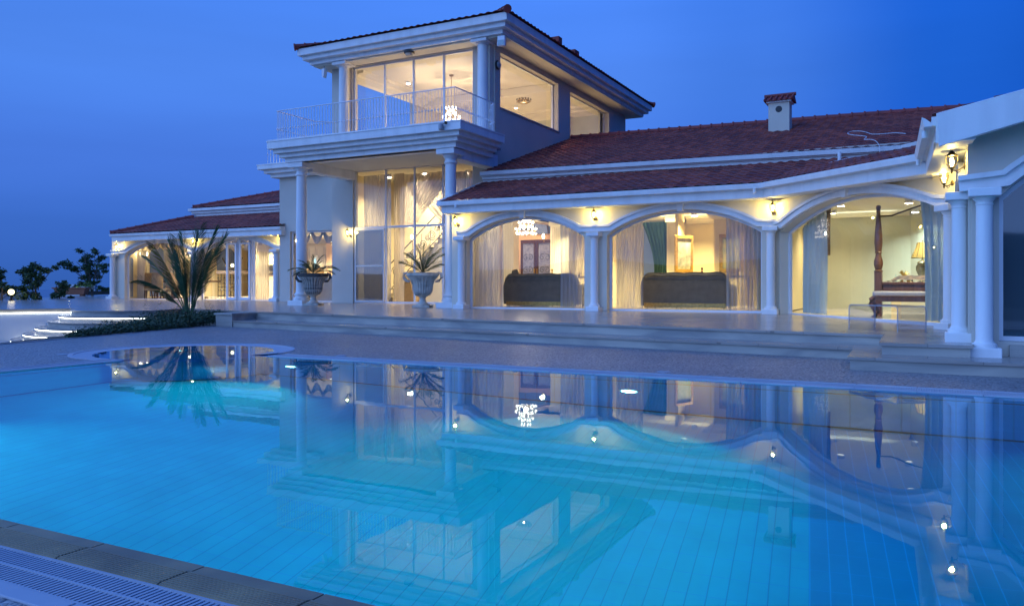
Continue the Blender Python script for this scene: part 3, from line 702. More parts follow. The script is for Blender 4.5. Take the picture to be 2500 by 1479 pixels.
mb = MB(); mb.box(-12.80, -12.68, 20.752, 23.398, .3, 3.5); part(mb, 'wall', 'side_stucco')
mb = MB(); mb.box(-33.9, -33.7, 24.702, 32.698, .3, 3.4); mb.box(-34, -19.9, 32.7, 33, .3, 5.0); mb.box(-23.05, -22.85, 24.302, 32.698, 3.5, 5.6); part(mb, 'wall', 'stucco')
# moulded bands over the arches
def band(xf, ops, zi, ends, w=.19, d=.07):
    low = [(ends[0], zi)]
    for a, b, zs, zc in ops:
        ea, eb = a-.02, b+.02; n = 26
        pts = [(ea+(eb-ea)*i/n, arc_z(ea+(eb-ea)*i/n, ea, eb, zs, zc)+.012) for i in range(n+1)]
        low += [p for p in pts if p[1] > zi+.004]
    low.append((ends[1], zi))
    mid = offset(low, w*.68); top = offset(low, w)
    mb = MB(xf); ring(mb, low, mid, 0.002, d, False); ring(mb, mid, top, 0.002, d*1.75, False)
    q0 = offset(low, w*.28); ring(mb, low, q0, d, d*1.25, False)
    return mb
part(band(xA, [(-12.21, -8.42, 2.47, 3.07), (-7.76, -3.66, 2.47, 3.07)], 2.53, (-12.48, -3.28)), 'arch_moulding', 'white_paint')
part(band(x3, [(.15, 5.95, 2.40, 2.97)], 2.45, (-.02, 6.25)), 'arch_moulding', 'white_paint')
part(band(xL, [(-33.0, -28.35, 2.5, 3.08), (-28.1, -23.5, 2.5, 3.08)], 2.56, (-33.85, -23.2)), 'arch_moulding', 'white_paint')
part(band(x4, [(.36, 3.75, 2.27, 3.0)], 2.36, (-.1, 4.2), w=.21, d=.08), 'arch_moulding', 'white_paint')
part(band(xW, [(.45, 2.55, 2.3, 2.75)], 2.36, (-.05, 3.19), w=.21, d=.05), 'arch_moulding', 'white_paint')
def keystone(xf, u, z0, z1):
    mb = MB(xf); mb.hexa([(u-.07, .0, z0), (u+.07, .0, z0), (u+.07, .14, z0), (u-.07, .14, z0)], [(u-.10, .0, z1), (u+.10, .0, z1), (u+.10, .15, z1), (u-.10, .15, z1)])
    part(mb, 'keystone', 'white_paint', bevel=.01)
keystone(xA, -10.3, 3.03, 3.28); keystone(xA, -5.7, 3.03, 3.28); keystone(x3, 3.05, 2.94, 3.17); keystone(xL, -25.8, 3.05, 3.3); keystone(xL, -30.7, 3.05, 3.3)
# windows
window(V, xA, -12.21, -8.42, .40, 2.47, 3.07, -.26)
window(V, xA, -7.76, -3.66, .40, 2.47, 3.07, -.26)
window(V, x3, .15, 5.95, .37, 2.40, 2.97, -.26)
window(V, xW, .45, 2.55, .37, 2.3, 2.75, -.2)
window(V, x4, .36, 3.75, .36, 2.27, 3.0, -.24, glass='blind_glass', label='arched window with a drawn dark blind')
window(V, xL, -33.0, -28.35, .44, 2.5, 3.08, -.2)
dw = window(V, xL, -28.1, -23.5, .44, 2.5, 3.08, -.2, mull=(-26.62, -25.95, -25.85, -25.15, -25.02), label='arched glazed double doors with side panes')
window(V, xB, -22.5, -19.9, .44, 3.24, 3.24, -.15)
window(V, xT, -18.86, -13.72, .46, 5.36, 5.36, -.12, mull=(-17.43, -16.18, -14.98), trans=(3.22,), label='double height window of eight panes behind the porch')
window(V, xT, -18.88, -13.72, 6.02, 9.17, 9.17, -.12, mull=(-17.48, -16.22, -14.95), label='tall glazed doors of the tower room')
window(V, xS, 23.78, 28.56, 7.14, 9.0, 9.0, -.26, fw=.035)
window(V, xS, 29.73, 34.18, 7.14, 8.95, 8.95, -.26, fw=.035)
window(V, xSL, -28.5, -24.1, 6.1, 9.05, 9.05, -.2)
mb = MB(xT); mb.box(-18.78, -17.50, -.07, -.045, .52, 3.15)
sd = part(mb, 'screen_door', 'dark_screen_glass', 'dark insect screen sliding door')
mb = MB(xT); ring(mb, [(-18.8, .5), (-17.48, .5), (-17.48, 3.16), (-18.8, 3.16)], [(-18.76, .54), (-17.52, .54), (-17.52, 3.12), (-18.76, 3.12)], -.085, -.03); mb.box(-18.76, -17.52, -.08, -.035, 1.80, 1.84); mb.build('frame', 'white_frame', sd)
mb = MB(xL)
for u in (-25.93, -25.87): mb.box(u-.012, u+.012, -.17, -.13, 1.35, 1.5)
mb.box(-25.98, -25.9, -.14, -.11, 1.44, 1.46); mb.box(-25.87, -25.79, -.14, -.11, 1.44, 1.46); mb.build('handle', 'steel', dw)
# door leaves of the arched doors: wider white stiles
mb = MB(xL)
for a, b in ((-26.58, -25.98), (-25.82, -25.19)): ring(mb, [(a, .5), (b, .5), (b, 2.9), (a, 2.9)], [(a+.09, .6), (b-.09, .6), (b-.09, 2.84), (a+.09, 2.84)], -.17, -.10)
mb.build('door_leaf', 'white_frame', dw)
# sills
mb = MB(); mb.box(-12.9, -12.82, 23.74, 28.6, 7.09, 7.14); mb.box(-12.9, -12.82, 29.7, 34.2, 7.09, 7.14); part(mb, 'window_sill', 'trim_concrete')
# columns
def column(x, y, z0, z1, r, rz=0, big=False, plinth=None, sq=1.0):
    p = plinth or r*1.75; ph = .12 if not big else .16
    xf = Matrix.Translation((x, y, z0)) @ Matrix.Rotation(rz, 4, 'Z'); H = z1-z0
    mb = MB(xf); n = 28; t = .11 if not big else .17
    b0 = ph
    if big: prof = [(r*1.42, b0), (r*1.48, b0+.05), (r*1.42, b0+.10), (r*1.18, b0+.12), (r*1.15, b0+.15), (r*1.30, b0+.18), (r*1.32, b0+.22), (r*1.1, b0+.25), (r*1.02, b0+.29), (r, b0+.45), (r*.98, H*.5), (r*.90, H-.62), (r*.90, H-.46), (r*1.05, H-.44), (r*1.12, H-.41), (r*1.05, H-.38), (r*.92, H-.36), (r*.94, H-.29), (r*1.08, H-.27), (r*1.28, H-.20), (r*1.32, H-.17), (r*1.32, H-t+.01)]
    else: prof = [(r*1.42, b0), (r*1.45, b0+.03), (r*1.38, b0+.05), (r*1.15, b0+.06), (r*1.05, b0+.085), (r, b0+.10), (r*.99, H*.5), (r*.95, H-.215), (r*1.03, H-.21), (r*1.03, H-.195), (r*.96, H-.19), (r*.97, H-.17), (r*1.25, H-.135), (r*1.3, H-.13), (r*1.3, H-t+.005)]
    mb.lathe(prof, (0, 0, 0), n)
    o = mb.build('column', 'white_paint', V, smooth=True)
    for q in ('base', 'capital'):
        m2 = MB(xf)
        if q == 'base': m2.box(-p, p, -p, p, -.02, ph)
        else: m2.box(-p*.98, p*.98, -p*.98, p*.98, H-t, H)
        m2.build(q, 'white_paint', o, bevel=.012)
    return o
for x in (-12.30, -8.06, -3.42): column(x, 20.29, zt(x, 20.3), 2.55, .105)
column(.33, 15.42, .345, 2.47, .10, rz=R(-52)); column(.385, 12.52, .34, 2.37, .10); column(.66, 12.16, .17, 2.37, .103, plinth=.19)
for x in (-33.6, -28.22, -23.45): column(x, 24.22, zt(x, 24.2), 2.57, .12)
for x in (-12.99, -18.98): column(x, 20.80, zt(x, 20.8), 5.27, .185, big=True, plinth=.33)
for x in (-13.12, -18.98): column(x, 23.02, 5.95, 9.24, .18, plinth=.31)
for a_ in ((-13.3, -12.9, 23.1, 23.4, 5.95, 9.24), (-19.3, -18.95, 23.15, 23.4, 5.95, 9.24)): mb = MB(); mb.box(*a_); part(mb, 'pilaster', 'stucco')
mb = MB(); mb.box(.52, .80, 12.28, 12.36, .0, 2.33); part(mb, 'pilaster', 'side_stucco'); mb = MB(); mb.box(.95, 4.9, 12.24, 12.36, .0, .32); part(mb, 'wall_base', 'travertine_riser')
# porch: beams, slab and stepped cornice carrying the balcony
mb = MB(); mb.box(-19.32, -12.62, 20.50, 21.08, 5.27, 5.45); mb.box(-19.2, -18.75, 21.08, 23.4, 5.0, 5.45); mb.box(-13.2, -12.75, 21.08, 23.4, 5.0, 5.45)
part(mb, 'beam', 'white_paint', bevel=.01)
mb = MB(); mb.box(-18.74, -13.21, 21.09, 23.39, 5.30, 5.60); part(mb, 'porch_ceiling', 'stucco')
rect = lambda x0, x1, y0, y1: [(x0, y1), (x0, y0), (x1, y0), (x1, y1)]
def steps_prof(outs, zs, back=-.25):   # bands going down and in
    p = [(back, zs[0])]
    for i, o in enumerate(outs): p += [(o, zs[i]), (o, zs[i+1])]
    return p+[(back, zs[-1])]
path = [(-19.30, 23.0), (-19.30, 20.52), (-12.66, 20.52), (-12.66, 22.75)]
part(sweep(path, steps_prof((.52, .50, .36, .22, .08), (5.97, 5.93, 5.70, 5.56, 5.43, 5.27))), 'cornice', 'white_paint', bevel=.006)
mb = MB(); mb.box(-19.32, -12.64, 20.5, 23.4, 5.60, 5.955); part(mb, 'balcony_floor', 'travertine_floor')
# cornice of the block beside the tower
path = [(-23.10, 30), (-23.10, 23.95), (-20.75, 23.95)]
part(sweep(path, steps_prof((.58, .56, .38, .20), (5.90, 5.86, 5.70, 5.55, 5.40))), 'cornice', 'white_paint', bevel=.006)
mb = MB(); mb.box(-23.05, -19.85, 24.0, 33, 5.58, 5.88); part(mb, 'roof_terrace', 'travertine_floor')
# railings
def railing(path, z0, z1, label, spacing=.115, ball=.032):
    pts = [Vector((x, y, 0)) for x, y in path]; mb = MB()
    mb.tube([(p.x, p.y, z1) for p in pts], .019, 6); mb.tube([(p.x, p.y, z0+.05) for p in pts], .013, 6)
    r = mb.build('railing', 'white_frame', V); r['label'] = label
    L = [0]
    for i in range(len(pts)-1): L.append(L[-1]+(pts[i+1]-pts[i]).length)
    n = int(L[-1]/spacing); b = MB(); b.tube([(0, 0, z0), (0, 0, z1)], .0095, 5, caps=False); b.sphere((0, 0, z0+.42), ball, 8, 6)
    first = None
    for k in range(n+1):
        s = L[-1]*k/n; i = max(j for j in range(len(L)-1) if L[j] <= s+1e-9); t = (s-L[i])/(L[i+1]-L[i]); p = pts[i].lerp(pts[i+1], t)
        if first is None: first = b.build('baluster', 'white_frame', r); o = first
        else: o = first.copy(); col.objects.link(o)
        o.location = (p.x, p.y, 0)
railing([(-19.0, 22.6), (-19.55, 22.1), (-19.55, 20.22), (-12.46, 20.22), (-12.46, 22.6), (-12.72, 22.85)], 5.97, 7.0, 'white iron balcony railing with small balls')
railing([(-23.25, 26.0), (-23.25, 23.55), (-20.3, 23.55)], 5.88, 6.85, 'white iron railing on the block beside the tower', .16)
mb = MB()
for k in range(3):
    x = -12.62-.03*k; y = 22.62+.07*k; cx = [(x+.05*math.cos(a)*(1-a/14), y, 6.3+.05*math.sin(a)*(1-a/14)+.25*k) for a in [i*.5 for i in range(14)]]
    mb.tube(cx, .008, 5)
part(mb, 'railing_scroll', 'white_frame')
# eaves: main wing, diagonal bay, side wing
eave = [(-12.78, 19.9, 3.57), (-3.57, 19.9, 3.57), (-.08, 15.26, 3.34), (.05, 11.88, 3.34)]
fas = lambda: [(.0, -.02), (.0, -.13), (-.06, -.14), (-.06, -.34), (-.9, -.34), (-.9, -.02)]
part(sweep(eave[:3], fas()), 'fascia', 'white_paint', bevel=.006)
part(sweep(eave[:3], [(.10, 0), (.10, -.03), (.085, -.12), (.0, -.13), (.0, -.06), (.05, -.0)]), 'gutter', 'white_paint')
part(sweep([(-.08, 15.26, 3.34), (.05, 11.90, 3.34)], [(.0, -.02), (.0, -.12), (-.05, -.13), (-.05, -.36), (-.5, -.34), (-.5, .0)]), 'fascia', 'white_paint', bevel=.006)
part(sweep([(-.08, 15.20, 3.34), (.05, 11.95, 3.34)], [(.12, .0), (.115, -.03), (.09, -.13), (.0, -.13), (.0, -.09), (.08, -.02)]), 'gutter', 'white_paint')
def outlet(x, y, z, h=.12, r=.035):
    mb = MB(); mb.lathe([(r, 0), (r, h)], (x, y, z), 12); return mb
for x, y, z in ((-12.2, 19.82, 3.37), (-3.72, 19.80, 3.34), (-.14, 14.9, 3.10), (-.04, 12.2, 3.10)): part(outlet(x, y, z, .1, .034), 'downpipe', 'white_paint')
up = [(-12.82, 22.4, 4.77), (-.55, 22.4, 4.63), (2.4, 18.5, 4.58)]
part(sweep(up, [(.10, .0), (.08, -.12), (.0, -.13), (.0, -.15), (-.06, -.16), (-.06, -.24), (-.14, -.25), (-.14, -.38), (-.6, -.38), (-.6, .0)]), 'fascia', 'white_paint', bevel=.006)
part(outlet(-2.03, 22.24, 4.22, .34, .045), 'downpipe', 'white_paint')
mb = MB(); mb.box(-12.9, -.3, 22.62, 22.8, 3.9, 4.75); part(mb, 'wall', 'side_stucco')
# gable fascia of the side wing, and its soffit
mb = MB(); gx = lambda s: .12+s
mb.hexa([(.13, 11.85, 2.92), (6.5, 11.85, 4.55), (6.5, 11.97, 4.55), (.13, 11.97, 2.92)], [(.10, 11.85, 3.36), (6.5, 11.85, 4.75), (6.5, 11.97, 4.75), (.10, 11.97, 3.36)])
part(mb, 'gable_fascia', 'white_paint', bevel=.008)
mb = MB(); mb.hexa([(.07, 11.95, 2.99), (6.5, 11.95, 4.62), (6.5, 16.0, 4.62), (.07, 16.0, 2.99)], [(.07, 11.95, 3.01), (6.5, 11.95, 4.64), (6.5, 16.0, 4.64), (.07, 16.0, 3.01)])
part(mb, 'soffit', 'stucco')
# left wing eaves
part(sweep([(-33.15, 33), (-33.15, 23.7), (-22.76, 23.7)], [(.0, 3.44), (-.02, 3.33), (-.10, 3.32), (-.10, 3.12), (-.9, 3.12), (-.9, 3.44)]), 'fascia', 'white_paint', bevel=.006)
part(sweep([(-30.75, 33), (-30.75, 26.2), (-23.05, 26.2)], [(.08, 4.70), (.08, 4.58), (-.03, 4.56), (-.03, 4.46), (-.12, 4.45), (-.12, 4.34), (-.6, 4.34), (-.6, 4.7)]), 'fascia', 'white_paint', bevel=.006)
# tower eaves
tw = [(-20.6, 37.4), (-20.6, 22.35), (-11.86, 22.35), (-11.86, 37.4)]
part(sweep(tw, [(.0, 9.80), (.0, 9.55), (-.13, 9.54), (-.13, 9.40), (-.32, 9.39), (-.32, 9.25), (-1.3, 9.25), (-1.3, 9.8)], True), 'fascia', 'white_paint', bevel=.008)
mb = MB(); mb.box(-20.2, -12.2, 22.8, 37.0, 9.2, 9.26); part(mb, 'soffit', 'stucco')
# roofs
sl = lambda m: (math.cos(math.atan(m)), math.sin(math.atan(m)))
def roof(O, U, inward, m, vlen, left, right, **k):
    c_, s_ = sl(m); return tile_roof(V, O, U, (inward[0]*c_, inward[1]*c_, s_), vlen, left, right, **k)
k33 = .33; c33 = sl(k33)[0]; c31 = sl(.31)[0]
roof((-12.80, 19.93, 3.57), (1, 0, 0), (0, 1), .33, 2.72/c33*1.0, lambda v: 0, lambda v: 12.2)
d3 = (.604, -.797); n3 = (.797, .604)
roof((-3.57, 19.93, 3.57), (d3[0], d3[1], -.04), n3, .33, 1.25, lambda v: -v*.27, lambda v: 5.80-v*c33*.33)
roof((-12.82, 22.43, 4.77), (1, 0, -.0125), (0, 1), .31, 7.3/c31, lambda v: 0, lambda v: 12.27+v*c31*.5)
roof((-.55, 22.43, 4.62), (d3[0], d3[1], 0), n3, .31, 6.5, lambda v: -v*.33, lambda v: 6.2)
ridge(V, (-12.80, 29.72, 7.06), (4.5, 29.72, 6.82), .12, .40)
roof((.06, 15.3, 3.33), (0, -1, 0), (1, 0), .2, 6, lambda v: -v*.3, lambda v: 3.42)
mb = MB(); mb.hexa([(-12.8, 29.7, 6.9), (4.5, 29.7, 6.65), (4.5, 37, 4.5), (-12.8, 37, 4.6)], [(-12.8, 29.7, 7.03), (4.5, 29.7, 6.80), (4.5, 37, 4.65), (-12.8, 37, 4.75)]); part(mb, 'roof', 'ridge_tile')
# flashing where the main roofs meet the tower, and the verge by the porch
mb = MB(); mb.hexa([(-12.92, 19.9, 3.45), (-12.80, 19.9, 3.45), (-12.80, 22.4, 4.28), (-12.92, 22.4, 4.28)], [(-12.92, 19.9, 3.60), (-12.80, 19.9, 3.60), (-12.80, 22.4, 4.43), (-12.92, 22.4, 4.43)]); part(mb, 'verge', 'white_paint')
# left wing roofs (hipped at the far end)
roof((-33.1, 23.73, 3.45), (1, 0, 0), (0, 1), .33, 2.6/c33, lambda v: v*c33, lambda v: 10.35)
roof((-33.1, 33.0, 3.45), (0, -1, 0), (1, 0), .33, 2.6/c33, lambda v: 0, lambda v: 9.27-v*c33)
roof((-30.75, 26.23, 4.72), (1, 0, 0), (0, 1), .31, 3.9/c31, lambda v: v*c31, lambda v: 7.7)
roof((-30.75, 33.0, 4.72), (0, -1, 0), (1, 0), .31, 3.9/c31, lambda v: 0, lambda v: 6.77-v*c31)
ridge(V, (-33.1, 23.75, 3.50), (-30.6, 26.25, 4.33), .10, .36); ridge(V, (-30.7, 26.3, 4.78), (-26.9, 30.1, 5.95), .10, .36); ridge(V, (-26.9, 30.1, 5.97), (-23.0, 30.1, 5.97), .10, .4)
# tower roof
T0, T1, T2, T3 = -20.68, -11.78, 22.27, 37.5; mt = .24; ct = sl(mt)[0]; hh = (T1-T0)/2
roof((T0, T2, 9.80), (1, 0, 0), (0, 1), mt, hh/ct, lambda v: v*ct, lambda v: (T1-T0)-v*ct)
roof((T1, T2, 9.80), (0, 1, 0), (-1, 0), mt, hh/ct, lambda v: v*ct, lambda v: (T3-T2)-v*ct)
roof((T0, T3, 9.80), (0, -1, 0), (1, 0), mt, hh/ct, lambda v: v*ct, lambda v: (T3-T2)-v*ct)
cx_ = (T0+T1)/2; zr = 9.84+mt*hh
ridge(V, (T1, T2, 9.86), (cx_, T2+hh, zr), .11, .36); ridge(V, (T0, T2, 9.86), (cx_, T2+hh, zr), .11, .36); ridge(V, (T1, T3, 9.86), (cx_, T3-hh, zr), .11)
mb = MB(); mb.box(T1-.25, T1+.04, 27.6, 28.0, 9.83, 9.97); mb.box(T1-.3, T1+.0, 26.2, 26.5, 9.85, 10.08); part(mb, 'loose_tile', 'ridge_tile')
# chimneys
def chimney(x0, x1, y0, y1, zb, zt_, label):
    mb = MB(); mb.box(x0, x1, y0, y1, zb, zt_); o = part(mb, 'chimney', 'stucco', label)
    xm = (x0+x1)/2; h = MB(Matrix.Translation((xm, y0-.002, zt_-.22)) @ Matrix.Rotation(R(90), 4, 'X')); h.lathe([(.105, 0), (.105, .004), (.001, .004)], (0, 0, 0), 20); h.build('flue_opening', 'black_iron', o)
    mb = MB(); mb.box(x0-.06, x1+.06, y0-.06, y1+.06, zt_, zt_+.05); mb.build('coping', 'white_paint', o)
    mb = MB(); ym = (y0+y1)/2
    mb.add([(x0-.13, y0-.14, zt_+.05), (x1+.13, y0-.14, zt_+.05), (x1+.13, y1+.14, zt_+.05), (x0-.13, y1+.14, zt_+.05), (x0-.13, ym, zt_+.26), (x1+.13, ym, zt_+.26)], [(0, 1, 5, 4), (2, 3, 4, 5), (0, 4, 3), (1, 2, 5), (0, 3, 2, 1)])
    n = 6
    for i in range(n): xx = x0-.1+(x1-x0+.2)*i/(n-1); mb.tube([(xx, y0-.16, zt_+.08), (xx, ym, zt_+.28)], .035, 6)
    mb.tube([(x0-.17, ym, zt_+.29), (x1+.17, ym, zt_+.29)], .06, 8)
    mb.build('cap', 'ridge_tile', o)
chimney(-4.66, -4.0, 27.2, 27.75, 5.9, 7.10, 'cream chimney with a round hole and red tiled cap')
chimney(-24.3, -23.5, 28.2, 28.8, 5.0, 6.05, 'chimney with a red tiled cap half hidden by the block')
mb = MB(); mb.tube([(-24.1, 27.6, 5.2), (-24.1, 27.6, 5.45), (-24.9, 27.4, 5.48)], .02, 5); mb.tube([(-24.9, 27.4, 5.48), (-24.9, 27.4, 5.75)], .02, 5); part(mb, 'antenna', 'black_iron')
# ------------------------------------------------------------------ rooms of the villa
FZ = .455
def bx(name, m, *a, label=None, bevel=0):
    mb = MB(); mb.box(*a); return part(mb, name, m, label, bevel=bevel)
def poly_part(name, m, poly, z0, z1): return part(slab(poly, z0, z1), name, m)
bed_poly = [(-3.3, 20.75), (.75, 15.45), (6, 15.45), (6, 27), (-3.3, 27)]
# floors and ceilings
bx('interior_floor', 'marble', -19.5, -3.2, 23.72, 30, zt(-5, 24), FZ+.01); bx('interior_floor', 'marble', -12.7, -3.2, 20.8, 23.71, zt(-5, 24), FZ+.01)
bx('interior_floor', 'marble', -33.7, -19.9, 24.75, 32.7, .35, FZ+.012)
part(slab([(-3.15, 20.7), (.55, 15.85), (5, 15.85), (5, 26), (-3.15, 26)], .30, .415), 'interior_floor', 'marble')
bx('interior_ceiling', 'ceiling_white', -12.7, -3.1, 20.76, 26.9, 3.42, 3.5)
bx('interior_ceiling', 'ceiling_white', -19.6, -12.87, 23.7, 30, 5.34, 5.42)
bx('interior_ceiling', 'ceiling_white', -12.5, -11.5, 25.0, 30, 5.34, 5.42)
bx('interior_ceiling', 'ceiling_white', -33.7, -19.86, 24.72, 32.7, 3.30, 3.38)
part(slab([(-3.3, 20.75), (.6, 15.8), (5, 15.8), (5, 26), (-3.3, 26)], 3.16, 3.24), 'interior_ceiling', 'ceiling_white')
bx('interior_ceiling', 'ceiling_white', -19.5, -13.2, 23.72, 36.0, 9.17, 9.2)
bx('interior_floor', 'marble', -19.5, -13.2, 23.72, 36.0, 5.9, 6.0)
# living room walls
bx('interior_wall', 'cream_wall', -11.4, -8.75, 26.6, 26.8, FZ, 3.42); bx('interior_wall', 'cream_wall', -8.75, -7.72, 26.6, 26.8, FZ, 1.1); bx('interior_wall', 'cream_wall', -8.75, -7.72, 26.6, 26.8, 3.28, 3.42)
bx('interior_wall', 'cream_wall', -7.72, -3.3, 26.6, 26.8, FZ, 3.42)
bx('interior_wall', 'cream_wall', -3.3, -3.15, 20.9, 26.6, FZ, 3.42)
bx('interior_wall', 'cream_wall', -5.9, -5.2, 24.9, 26.6, FZ, 3.42)
def fluted(x0, x1, y0, y1, z0, z1, n=7):
    mb = MB(); mb.box(x0, x1, y0, y1, z0, z1)
    w = (x1-x0)/n
    for i in range(n): mb.box(x0+w*(i+.18), x0+w*(i+.72), y0-.02, y0+.01, z0+.25, z1-.25)
    mb.box(x0-.04, x1+.04, y0-.05, y1, z0, z0+.2); mb.box(x0-.04, x1+.04, y0-.05, y1, z1-.18, z1)
    part(mb, 'pilaster', 'trim_cream')
fluted(-13.95, -13.45, 25.9, 26.3, FZ, 5.3); fluted(-12.02, -11.3, 26.0, 26.6, FZ, 3.42, 9); fluted(-7.75, -7.28, 26.05, 26.6, FZ, 3.40, 6)
bx('beam', 'ceiling_white', -12.4, -11.4, 25.6, 26.6, 3.42, 5.3)
# cornice of the living room
mb = sweep([(-11.3, 26.56), (-7.28, 26.56), (-7.28, 26.0), (-7.2, 26.56), (-5.95, 26.56), (-5.95, 24.86), (-5.15, 24.86), (-5.15, 26.56), (-3.3, 26.56)][0:2], [(.0, 3.42), (.26, 3.42), (.22, 3.34), (.12, 3.30), (.05, 3.18), (.0, 3.16)])
part(mb, 'cornice', 'trim_cream')
mb = sweep([(-7.2, 26.56), (-5.95, 26.56), (-5.95, 24.86), (-5.15, 24.86), (-5.15, 26.56), (-3.4, 26.56)], [(.0, 3.42), (.26, 3.42), (.22, 3.34), (.12, 3.30), (.05, 3.18), (.0, 3.16)]); part(mb, 'cornice', 'trim_cream')
# hall: door wall, stair
bx('interior_wall', 'peach_wall', -19.5, -14.3, 28.2, 28.4, FZ, 5.34); bx('interior_wall', 'peach_wall', -14.3, -12.85, 28.2, 28.4, 2.9, 5.34); bx('interior_wall', 'peach_wall', -12.85, -11.4, 28.2, 28.4, FZ, 5.34)
bx('interior_wall', 'cream_wall', -19.62, -19.5, 23.72, 28.2, FZ, 5.34); bx('interior_wall', 'peach_wall', -11.4, -11.25, 26.62, 28.2, FZ, 5.34)
def leaf(x0, x1, lab):
    mb = MB(frame(0, 28.15, 1, 0)); ring(mb, [(x0, FZ), (x1, FZ), (x1, 2.88), (x0, 2.88)], [(x0+.09, FZ+.45), (x1-.09, FZ+.45), (x1-.09, 2.76), (x0+.09, 2.76)], .0, .06)
    o = part(mb, 'door', 'dark_wood', lab)
    g = MB(); g.box(x0+.08, x1-.08, 28.12, 28.14, FZ+.4, 2.8); g.build('door_glass', 'door_glass_blue', o)
    s = MB()
    xm = (x0+x1)/2
    for k in range(3):
        for sg in (-1, 1):
            c = (xm+sg*.1, 1.2+.5*k); s.tube([(c[0]+sg*.011*t*math.cos(t*.7), 28.10, c[1]+.012*t*math.sin(t*.7)) for t in range(2, 13)], .008, 4)
    s.build('grille', 'black_iron', o)
    h = MB(); h.box(x1-.07 if x0 < -13.6 else x0+.04, x1-.03 if x0 < -13.6 else x0+.07, 28.04, 28.09, 1.35, 1.75); h.build('handle', 'gold', o)
leaf(-14.28, -13.62, 'narrow brown glazed door leaf'); leaf(-13.60, -12.88, 'wide brown glazed door leaf')
mb = MB(); mb.add([(-13.6+.95*math.cos(R(a)), 28.17, 3.12+1.25*math.sin(R(a))) for a in range(0, 181, 10)], [tuple(range(19))]); o = part(mb, 'arched_window', 'arch_blue')
mb = MB(); mb.tube([(-13.6+.95*math.cos(R(a)), 28.14, 3.12+1.25*math.sin(R(a))) for a in range(0, 181, 10)], .035, 6); mb.tube([(-13.6+.5*math.cos(R(a)), 28.14, 3.12+.7*math.sin(R(a))) for a in range(0, 181, 10)], .025, 6); mb.build('frame', 'dark_wood', o)
n = 15
mb = MB(); mr_ = MB()
for i in range(n):
    x = -18.9+.19*i; z = FZ+.175*(i+1); mb.box(x, x+.195, 25.4, 26.8, z-.17 if i else FZ, z-.04); mr_.box(x-.03, x+.2, 25.36, 26.82, z-.04, z)
    mb.box(x+.0, x+.195, 25.402, 25.5, FZ, z-.17) if i > 1 else None
st = part(mb, 'staircase', 'trim_cream'); mr_.build('tread', 'marble', st)
bx('interior_wall', 'cream_wall', -19.5, -16.0, 26.85, 26.95, FZ, 5.3)
bx('landing', 'trim_cream', -16.05, -14.6, 25.4, 27.5, 2.85, 3.1)
mb = MB()
def spiral(mb, cx, y, cz, r, turns=2.2, sg=1, th=.014, ph=0):
    pts = []
    for i in range(int(turns*12)+1):
        t = i/12*2*math.pi; q = r*(1-i/(turns*12)*.85); pts.append((cx+sg*q*math.cos(t+ph), y, cz+q*math.sin(t+ph)))
    mb.tube(pts, th, 4)
mb.tube([(-18.6, 25.3, 1.9), (-16.0, 25.3, 4.15), (-14.5, 25.3, 4.3)], .022, 6); mb.tube([(-18.6, 25.3, .9), (-16.0, 25.3, 3.2), (-14.5, 25.3, 3.3)], .016, 5)
for i in range(9):
    x = -18.3+i*.42; z = 1.75+i*.34 if i < 6 else 3.75
    spiral(mb, x, 25.3, z-.1, .2, ph=i, sg=1 if i % 2 else -1); spiral(mb, x+.2, 25.3, z+.15, .12, ph=-i, sg=-1)
    mb.tube([(x-.1, 25.3, z-.6), (x-.05, 25.3, z+.3)], .012, 4)
rl = part(mb, 'stair_railing', 'black_iron'); rl['label'] = 'scrolled wrought iron stair railing'
# bedroom walls
bx('interior_wall', 'pale_wall', -3.14, -.42, 24.85, 24.95, .4, 3.2)
part(slab([(-.42, 24.85), (1.9, 22.4), (1.98, 22.48), (-.34, 24.95)], .4, 3.2), 'interior_wall', 'pale_wall')
bx('interior_wall', 'pale_wall', 1.95, 2.05, 15.8, 22.5, .4, 3.2)
part(slab([(.55, 15.9), (1.95, 15.9), (1.95, 16.0), (.55, 16.0)], .4, 3.2), 'interior_wall', 'pale_wall')
bx('cornice', 'trim_cream', -3.13, -.45, 24.7, 24.84, 3.05, 3.16); bx('cornice', 'trim_cream', -3.13, -3.0, 20.9, 24.7, 3.02, 3.16)
# dining and kitchen
mb = MB()
for y0, y1, z1 in ((26.25, 27.15, 2.55), (25.05, 25.35, 2.3)):
    ym = (y0+y1)/2; mb.add([(-33.65, y1, FZ+.1), (-33.65, y1, z1)]+[(-33.65, ym+(y1-y0)/2*math.cos(R(a)), z1+(y1-y0)/2*math.sin(R(a))) for a in range(0, 181, 15)]+[(-33.65, y0, z1), (-33.65, y0, FZ+.1)], [tuple(range(17))])
part(mb, 'arched_window', 'arch_blue', 'round topped window showing dusk sky')
mb = MB(); mb.add([(-33.65, 30.4, 1.9), (-33.65, 31.9, 1.9), (-33.65, 31.95, 2.5), (-33.65, 31.5, 3.0), (-33.65, 31.15, 3.26), (-33.65, 30.8, 3.0), (-33.65, 30.35, 2.5)], [tuple(range(7))]); part(mb, 'arched_window', 'arch_blue', 'pointed window above the console')
mb = MB()
for y in (25.6, 26.05, 27.4, 28.0, 29.4, 30.1): mb.box(-33.7, -33.6, y, y+.12, FZ, 3.3)
mb.box(-33.7, -33.62, 24.8, 32.6, 1.25, 1.33); mb.box(-33.7, -33.5, 24.8, 32.6, 3.1, 3.3); part(mb, 'pilaster', 'trim_cream')
bx('interior_wall', 'cream_wall', -33.69, -33.66, 24.75, 32.6, FZ, 3.3); bx('interior_wall', 'cream_wall', -33.6, -19.95, 32.6, 32.68, FZ, 3.3)
